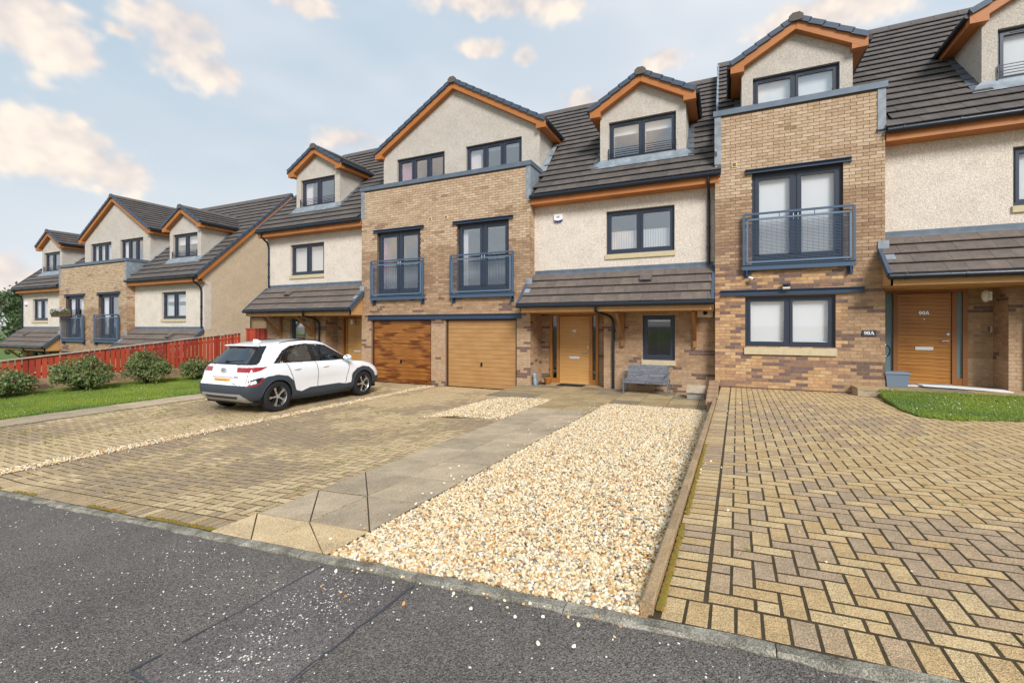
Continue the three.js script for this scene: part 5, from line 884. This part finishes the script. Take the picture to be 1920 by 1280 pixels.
// ---------- fence, shrubs, trees ----------
const fenceMats = [[188, 74, 46], [172, 62, 40], [198, 86, 54], [158, 56, 38], [188, 80, 56]].map((c, i) => mat(srgb(...c), .8, { map: woodTex([255, 255, 255], [190, 180, 175], .9, .9, 230 + i) }));
{
  const F = thing('picket_fence', 'red stained picket fence on a low brick wall beside the lawn', 'fence', -18, 0, Z(8)), base = .37, topY = (d) => .905 + .1015 * (d - 5.47), z = (d) => Z(d) - Z(8);
  let i = 0; for (let d = 2.4; d < 12.35; d += .137, i++) { const t = topY(d) + rr(-.012, .012), o = new MB(); o.ou = rnd(); o.ov = rnd(); o.box(-.011, .011, base, t, -.052 + z(d), .052 + z(d)).build('picket', fenceMats[Math.floor(rnd() * 5)], F).rotation.set(rr(-.004, .004), 0, 0); }
  for (let d = 2.4; d < 12.4; d += 1.8) new MB().box(-.1, -.02, 0, topY(d) - .02, -.045 + z(d), .045 + z(d)).build('fence_post', fenceMats[1], F);
  for (const h of [.12, -.2]) new MB().bar([-.035, (h > 0 ? base + h : topY(2.4) + h), z(2.4)], [-.035, (h > 0 ? base + h : topY(12.3) + h), z(12.3)], .04, .07).build('rail', fenceMats[3], F);
  new MB().bar([.0, topY(2.4) + .02, z(2.4)], [.0, topY(12.3) + .02, z(12.3)], .1, .035).build('capping_rail', mat(srgb(196, 180, 160), .85, { map: woodTex([255, 255, 255], [170, 160, 150], 1, 1, 240) }), F);
  const list = [], wallM = new MB().tint(MORTAR.mix); wallM.box(-.1, .043, -.35, base - .01, z(12.3), z(2.4)); layBricks(list, [.05, -.33, z(2.4)], [0, 0, -1], [1, 0, 0], 0, 9.9, 0, .69, [], () => 'porch'); const w = wallM.build('base_wall', mortarMat, F); placeBricks(list, w, ([x, y, zz]) => [x - 18, y, zz + Z(8)], 120);
  const G = thing('fence_panel', 'short red vertical board fence panel between fence and house corner', 'fence', -17.3, 0, -.42); i = 0; for (let x = -.68; x < .68; x += .102, i++) new MB().box(x, x + .098, .05, 1.76 + rr(-.01, .01), -.01 + (i % 2) * .012, .012 + (i % 2) * .012).build('board', fenceMats[Math.floor(rnd() * 5)], G); new MB().box(-.7, .7, 1.76, 1.8, -.03, .05).build('capping_rail', fenceMats[4], G); for (const x of [-.7, .6]) new MB().box(x, x + .1, 0, 1.76, -.12, -.02).build('fence_post', fenceMats[1], G);
}
function leafGeo() { const k = new MB(); k.quad([-.5, 0, 0], [0, -.28, .08], [.5, 0, 0], [0, .28, .08]); return k.geometry(); }
const LEAF = leafGeo(), leafMat = phys({ color: 0xffffff, roughness: .6, transmission: .25, thickness: 0 }), barkMat = mat(srgb(92, 74, 56), .95, { map: grit(128, .4, 60, 60, 250) });
function foliage(parent, name, blobs, n, size, cols, sd) {
  const im = new THREE.InstancedMesh(LEAF, leafMat, n), m4 = new THREE.Matrix4(), q = new THREE.Quaternion(), c = new THREE.Color(), tot = blobs.reduce((s, b) => s + b[3] * b[3], 0);
  for (let i = 0; i < n; i++) {
    let t = rnd() * tot, b = blobs[0]; for (const k of blobs) { if ((t -= k[3] * k[3]) < 0) { b = k; break; } }
    const a = rr(0, 6.2832), z = rr(-.75, 1), r = Math.pow(rnd(), .38), h = Math.sqrt(1 - z * z), clump = .55 + .9 * noise3(h * Math.cos(a) * 3.2 + sd, z * 3.2, h * Math.sin(a) * 3.2 + b[0] * 3);
    const p = V(b[0] + b[3] * r * clump * h * Math.cos(a), b[1] + b[3] * (b[4] ?? .8) * r * clump * z, b[2] + b[3] * r * clump * h * Math.sin(a)); if (p.y < .02) p.y = .02 + rnd() * .1;
    const s = size * rr(.6, 1.35); m4.compose(p, q.setFromEuler(new THREE.Euler(rr(-1.2, 1.2), rr(0, 6.3), rr(-1.2, 1.2))), V(s, s, s)); im.setMatrixAt(i, m4);
    const k = cols[Math.floor(rnd() * cols.length)]; im.setColorAt(i, c.setRGB(k[0] * rr(.75, 1.25), k[1] * rr(.75, 1.25), k[2]));
  }
  im.name = name; im.castShadow = im.receiveShadow = true; stuff(im); parent.add(im);
}
const shrubCols = [[.12, .18, .05], [.17, .23, .06], [.24, .28, .09], [.08, .13, .04], [.27, .24, .1]];
function shrub(x, d, y, blobs, n, label, size = .075) {
  const S = thing('shrub', label, 'shrub', x, y, Z(d), 'shrubs along the fence'); blobs = [...blobs]; for (let i = 0, n0 = blobs.length; i < 8; i++) { const b = blobs[i % n0], a = rr(0, 6.28), e = rr(-.1, 1.2); blobs.push([b[0] + b[3] * .85 * Math.cos(a) * Math.cos(e), Math.max(.12, b[1] + b[3] * .72 * Math.sin(e)), b[2] + b[3] * .95 * Math.sin(a) * Math.cos(e), rr(.12, .24)]); } foliage(S, 'foliage', blobs, n, size, shrubCols, x);
  for (let i = 0; i < 9; i++) { const a = i * .7, b = blobs[i % blobs.length]; new MB().tube([[0, 0, 0], [Math.cos(a) * .12, .18, Math.sin(a) * .12], [b[0] + Math.cos(a) * b[3] * .5, b[1] + b[3] * .25, b[2] + Math.sin(a) * b[3] * .5]], .012, 5).build('stem', barkMat, S); }
}
shrub(-16.9, 5.2, .04, [[0, .34, 0, .46], [.2, .25, .3, .34], [-.1, .28, -.3, .34]], 4200, 'low dark green shrub at the street end of the fence');
shrub(-16.8, 6.75, .04, [[0, .52, 0, .5], [.1, .42, .34, .38], [0, .4, -.36, .38], [.3, .3, 0, .38]], 6200, 'widest rounded shrub against the red fence, second from the street');
shrub(-16.75, 8.35, .04, [[0, .62, 0, .48], [.1, .45, .3, .36], [0, .45, -.32, .38], [.25, .32, 0, .38]], 6000, 'tallest bushy shrub against the red fence, third from the street');
shrub(-16.6, 9.85, .04, [[0, .36, 0, .42], [.2, .34, .3, .34], [.3, .34, -.5, .38], [.3, .3, -1.0, .36]], 5600, 'spreading low shrub by the fence next to the parked car');
shrub(-13.0, 8.35, .0, [[0, .42, 0, .36], [-.15, .3, .2, .3], [0, .25, -.25, .3]], 4200, 'small ragged shrub growing beside the rear of the white car', .05);
function tree(x, y, z, h, r, label, n) {
  const T = thing('tree', label, 'tree', x, y, z, 'trees beyond the far house'), tr = new MB(); tr.geo(new THREE.CylinderGeometry(.12, .24, h * .55, 8).translate(0, h * .275, 0)); tr.build('trunk', barkMat, T);
  const blobs = []; for (let i = 0; i < 11; i++) { const a = i * 2.4, rad = r * .55 * hash(i, Math.round(x)); blobs.push([Math.cos(a) * rad, h * (.42 + .5 * hash(i, 7)), Math.sin(a) * rad, r * (.42 + .22 * hash(i, 3)), .8]); }
  for (let i = 0; i < 6; i++) { const b = blobs[i]; new MB().tube([[0, h * .35, 0], [b[0] * .5, h * .45, b[2] * .5], [b[0], b[1], b[2]]], .05, 5).build('limb', barkMat, T); }
  foliage(T, 'crown', blobs, n, .26, [[.06, .1, .03], [.09, .14, .035], [.12, .17, .05], [.05, .08, .03]], x);
}
tree(-47, -2.4, -4, 6.6, 3.1, 'rounded green tree standing just beyond the farthest house', 9000); tree(-53, -2.4, 2, 5.2, 2.6, 'low dark green tree left of the rounded tree', 6000); tree(-50, -2.4, -12, 7.2, 3.4, 'taller green tree behind the rounded tree', 7000); tree(-60, -2.4, -3, 5.5, 3.2, 'broad green tree farthest down the street', 6000); tree(-44, -2.4, 1.5, 3.0, 1.7, 'small yellow green tree beside the farthest porch', 4000);

// ---------- small things ----------
const RAT = [[126, 128, 134], [112, 114, 121], [140, 142, 148], [100, 102, 109]].map((c) => mat(srgb(...c), .6));
{
  const B = thing('rattan_bench', 'grey woven rattan bench under the small porch window', 'bench', -1.8, .182, Z(11.95)), w = .53, metal = mat(srgb(104, 108, 114), .45);
  for (const x of [-w, w]) { new MB().bar([x, 0, .26], [x, .5, .26], .03, .03, [0, 0, 1]).build('leg', metal, B); new MB().bar([x, 0, -.2], [x, .36, -.2], .03, .03, [0, 0, 1]).build('leg', metal, B); new MB().tube([[x, .49, .27], [x, .525, .2], [x, .53, -.1], [x, .5, -.22]], .02, 8).build('armrest', metal, B); }
  const weave = (name, o, u, v, nu, nv, lu, lv) => { const P = new THREE.Group(); P.name = name; B.add(P); const n = V().crossVectors(V(...u), V(...v)).normalize().toArray(), st = RAT.map(() => new MB()); for (let i = 0; i < nu; i++) for (let j = 0; j < nv; j++) { const c = [0, 1, 2].map((q) => o[q] + u[q] * (i + .5) / nu + v[q] * (j + .5) / nv + n[q] * ((i + j) % 2 ? .006 : 0)); const hor = (i + j) % 2; st[(hash(1, j, 6) * 2.4 + hash(i >> 3, j, 4) * .9 + hash(i, j, 3) * .7 | 0) % 4].obox(c, u.map((q) => q / nu * (hor ? .5 : .4)), v.map((q) => q / nv * (hor ? .36 : .5)), n.map((q) => q * .004)); } st.forEach((m, k) => { if (m.p.length) stuff(m.build('woven_strands', RAT[k], P)); }); new MB().obox([0, 1, 2].map((q) => o[q] + u[q] / 2 + v[q] / 2 - n[q] * .012), u.map((q) => q / 2), v.map((q) => q / 2), n.map((q) => q * .006)).build('backing', RAT[3], P); };
  weave('backrest', [-w + .02, .34, -.17], [2 * w - .04, 0, 0], [0, .36, -.1], 44, 22, .02, .02); weave('seat', [-w, .345, .27], [2 * w, 0, 0], [0, -.01, -.46], 44, 18, .02, .02); weave('seat_front', [-w, .265, .275], [2 * w, 0, 0], [0, .08, 0], 44, 5, .02, .02);
}
{ const P = thing('plant_pot', 'small terracotta plant pot beside the oak front door', 'plant pot', -4.72, .183, Z(12.62)); mesh('pot', new THREE.LatheGeometry([[0, 0], [.085, 0], [.115, .17], [.13, .17], [.13, .21], [.112, .21], [.1, .17], [0, .17]].map((p) => new THREE.Vector2(...p)), 24), mat(srgb(190, 122, 58), .8, { map: grit(128, .3, 30, 50, 260) }), P); foliage(P, 'foliage', [[0, .21, 0, .1, .4]], 420, .035, [[.1, .14, .04], [.15, .17, .05]], 3); }
{ const P = thing('water_bottle', 'crumpled clear blue plastic bottle leaning by the brick pillar', 'bottle', -4.93, .183, Z(12.2)); const pr = [[0, 0], [.05, 0], [.055, .03], [.046, .09], [.055, .14], [.04, .19], [.03, .22], [.05, .26], [.052, .33], [.02, .36], [0, .36]].map((p) => new THREE.Vector2(...p)); mesh('body', new THREE.LatheGeometry(pr, 14), phys({ color: srgb(176, 206, 224), roughness: .25, transmission: .5, thickness: 0 }), P).rotation.set(.05, .3, .08); new MB().rod([-.028, .355, .015], [-.031, .385, .016], .016).build('cap', mat(srgb(90, 130, 170), .5), P); }
{ const P = thing('door_mat', 'black rubber door mat before the oak front door', 'door mat', -4.0, .185, Z(12.6)); const k = new MB(); k.box(-.38, .38, 0, .012, -.2, .2).build('backing', M.rubber, P); for (let i = 0; i < 14; i++) new MB().box(-.36, .36, .012, .018, -.19 + i * .0275, -.175 + i * .0275).build('rib', M.black, P); }
{ const P = thing('meter_box', 'low pale concrete coloured utility box with sloping lid beside the bench', 'utility box', -.62, .18, Z(11.62)); new MB().box(-.19, .19, 0, .14, -.16, .16).build('body', mat(srgb(176, 170, 160), .85, { map: grit(128, .4, 20, 40, 262) }), P); new MB().prismX([[.2, .142], [.2, .17], [-.18, .29], [-.18, .142]], -.205, .205).build('lid', mat(srgb(206, 190, 164), .8, { map: grit(128, .4, 20, 50, 264) }), P); }
{ const P = thing('storage_tub', 'grey plastic storage tub with lid on the step by the orange door', 'storage tub', 3.28, .6, Z(12.28)); const k = new MB(), a = .17, b = .2, c = .14, d = .165; k.quad([-a, 0, c], [a, 0, c], [b, .27, d], [-b, .27, d]).quad([a, 0, c], [a, 0, -c], [b, .27, -d], [b, .27, d]).quad([-a, 0, -c], [-a, 0, c], [-b, .27, d], [-b, .27, -d]).quad([a, 0, -c], [-a, 0, -c], [-b, .27, -d], [b, .27, -d]).quad([-a, .002, -c], [a, .002, -c], [a, .002, c], [-a, .002, c]).build('body', mat(srgb(112, 126, 142), .5), P); new MB().box(-.215, .215, .27, .3, -.18, .18).box(-.19, .19, .3, .312, -.155, .155).build('lid', mat(srgb(122, 136, 152), .5), P); }
{ const P = thing('foam_sheet', 'long white sheet of packing foam lying on the step', 'foam sheet', 4.35, .6, Z(12.42)); const k = new MB(), n = 16; for (let i = 0; i < n; i++) { const q = (t, s) => [lerp(-.62, .66, t), .012 + .03 * (1 - t) + .012 * noise2(t * 6, s), s * (.17 + .03 * noise2(t * 4, 4)) + .24 * t]; const A = i / n, B = (i + 1) / n; k.quad(q(A, 1), q(B, 1), q(B, -1), q(A, -1)); const dn = ([x, y, z]) => [x, y - .022, z]; k.quad(dn(q(A, 1)), dn(q(B, 1)), q(B, 1), q(A, 1)).quad(dn(q(B, -1)), dn(q(A, -1)), q(A, -1), q(B, -1)); if (!i) k.quad(dn(q(A, -1)), dn(q(A, 1)), q(A, 1), q(A, -1)); if (i === n - 1) k.quad(dn(q(B, 1)), dn(q(B, -1)), q(B, -1), q(B, 1)); } k.build('sheet', mat(srgb(236, 238, 242), .6), P); new MB().box(-1.0, -.5, .0, .02, -.12, .02).build('folded_end', mat(srgb(228, 230, 236), .6), P); }
// things fixed to the walls
{ const P = thing('house_sign', 'dark slate sign with white number on the brick tower', 'sign', 2.8, 1.73, .012); new MB().box(-.125, .125, -.062, .062, -.01, .006).build('plate', mat(srgb(44, 54, 62), .5), P); text('90A', serif, .07, .004, M.white, P, 0, 0, .006); }
{ const P = thing('alarm_box', 'white alarm box with blue base on the cream roughcast wall', 'alarm box', -4.32, 4.96, -.318); new MB().prism([[-.13, .11], [-.12, -.05], [0, -.075], [.12, -.05], [.13, .11]], 0, .06).build('cover', M.white, P); new MB().prism([[-.125, -.05], [-.09, -.1], [.09, -.1], [.125, -.05], [0, -.076]], 0, .058).build('blue_base', mat(srgb(30, 50, 150), .4), P); text('UK', font, .05, .004, mat(srgb(30, 40, 70), .5), P, 0, .03, .06); }
{ const P = thing('alarm_box', 'small white alarm box high on the farthest house', 'alarm box', -35.7, 3.15, .58 - .318); new MB().prism([[-.12, .1], [-.11, -.07], [.11, -.07], [.12, .1]], 0, .06).build('cover', M.white, P); new MB().box(-.1, .1, -.11, -.072, 0, .05).build('blue_base', mat(srgb(30, 50, 150), .4), P); }
{ const P = thing('flue_box', 'square pale flue terminal with black outlet under the porch eaves', 'flue', -.45, 2.2, -.32); new MB().prism([[-.18, -.1], [.18, -.1], [.18, .1], [-.18, .1]], 0, .12, [Array.from({ length: 20 }, (_, j) => [.052 * Math.cos(-j * .314), .01 + .052 * Math.sin(-j * .314)])]).build('casing', mat(srgb(205, 190, 170), .7), P); new MB().box(-.1, .1, -.07, .09, .002, .03).build('duct', M.black, P); }
{ const P = thing('security_camera', 'small white security camera below the tower balcony', 'camera', .56, 2.98, .0); new MB().rod([0, 0, 0], [0, 0, .05], .03, 14).bar([0, 0, .05], [.0, .01, .09], .02, .02).build('mount', M.white, P); new MB().rod([-.05, .03, .09], [.04, -.01, .15], .028, 14).build('housing', M.white, P); new MB().rod([.04, -.01, .15], [.046, -.013, .154], .022, 12).build('lens', M.black, P); }
{ const P = thing('flood_light', 'small solar flood light on the bricks above the tower window', 'flood light', 1.26, 2.79, .0); new MB().box(-.05, .05, -.05, .03, 0, .04).build('bracket', M.black, P); new MB().obox([0, .03, .09], [.075, 0, 0], [0, .012, -.05], [0, .02, .008]).build('solar_panel', mat(srgb(40, 52, 72), .15), P); new MB().obox([0, -.055, .08], [.07, 0, 0], [0, .012, .04], [0, .02, -.01]).build('lamp_head', mat(srgb(190, 190, 180), .4), P); }
for (const [x, y, z, label, rot] of [[4.96, 2.5, Z(12.78), 'white oval bulkhead lamp on the pillar beside the orange door', -Math.PI / 2], [-12.55, 2.05, -.82, 'white curved wall lamp in the porch behind the car', 0]]) { const P = thing('wall_lamp', label, 'lamp', x, y, z); P.rotation.y = rot; new MB().geo(new THREE.SphereGeometry(1, 20, 14), new THREE.Matrix4().makeScale(.075, .125, .07).setPosition(0, 0, .05)).build('diffuser', mat(srgb(226, 224, 216), .5), P); new MB().box(-.05, .05, -.09, .09, -.03, .02).build('back_plate', M.white, P); }
{ const P = thing('door_entry_keypad', 'small grey entry keypad on the pillar beside the orange door', 'keypad', 5.02, 1.81, Z(12.85)); P.rotation.y = -Math.PI / 2; new MB().box(-.045, .045, -.065, .065, 0, .03).build('case', mat(srgb(150, 146, 140), .5), P); for (let i = 0; i < 6; i++) new MB().box(-.028 + (i % 2) * .032, -.004 + (i % 2) * .032, -.04 + (i >> 1) * .035, -.016 + (i >> 1) * .035, .03, .036).build('key', M.black, P); }
{ const P = thing('grab_handle', 'curved black grab handle beside the orange front door', 'handle', 3.13, 1.35, Z(12.35)); P.rotation.y = Math.PI / 2; new MB().tube([[0, -.12, 0], [0, -.1, .06], [0, 0, .085], [0, .1, .06], [0, .12, 0]], .014, 8).build('bar', M.black, P); for (const s of [-1, 1]) new MB().rod([0, s * .12, -.01], [0, s * .12, .008], .03, 12).build('rose', M.chrome, P); }
{ const P = thing('flower_trough', 'flower trough of white and purple blooms on the far balcony', 'flower trough', -30.3, 2.35, .58 + .24); new MB().prismX([[-.09, 0], [.09, 0], [.12, .2], [-.12, .2]], -.75, .75).build('trough', mat(srgb(96, 72, 60), .8), P); foliage(P, 'leaves', [[-.5, .25, 0, .2, .7], [0, .26, 0, .22, .7], [.5, .25, 0, .2, .7]], 900, .07, [[.1, .15, .04], [.15, .2, .05]], 5); foliage(P, 'blooms', [[-.55, .32, .05, .16, .6], [-.1, .34, .05, .18, .6], [.4, .33, .05, .2, .6]], 420, .08, [[.8, .8, .78], [.8, .78, .8], [.4, .12, .35]], 7); }

renderer.render(scene, camera);
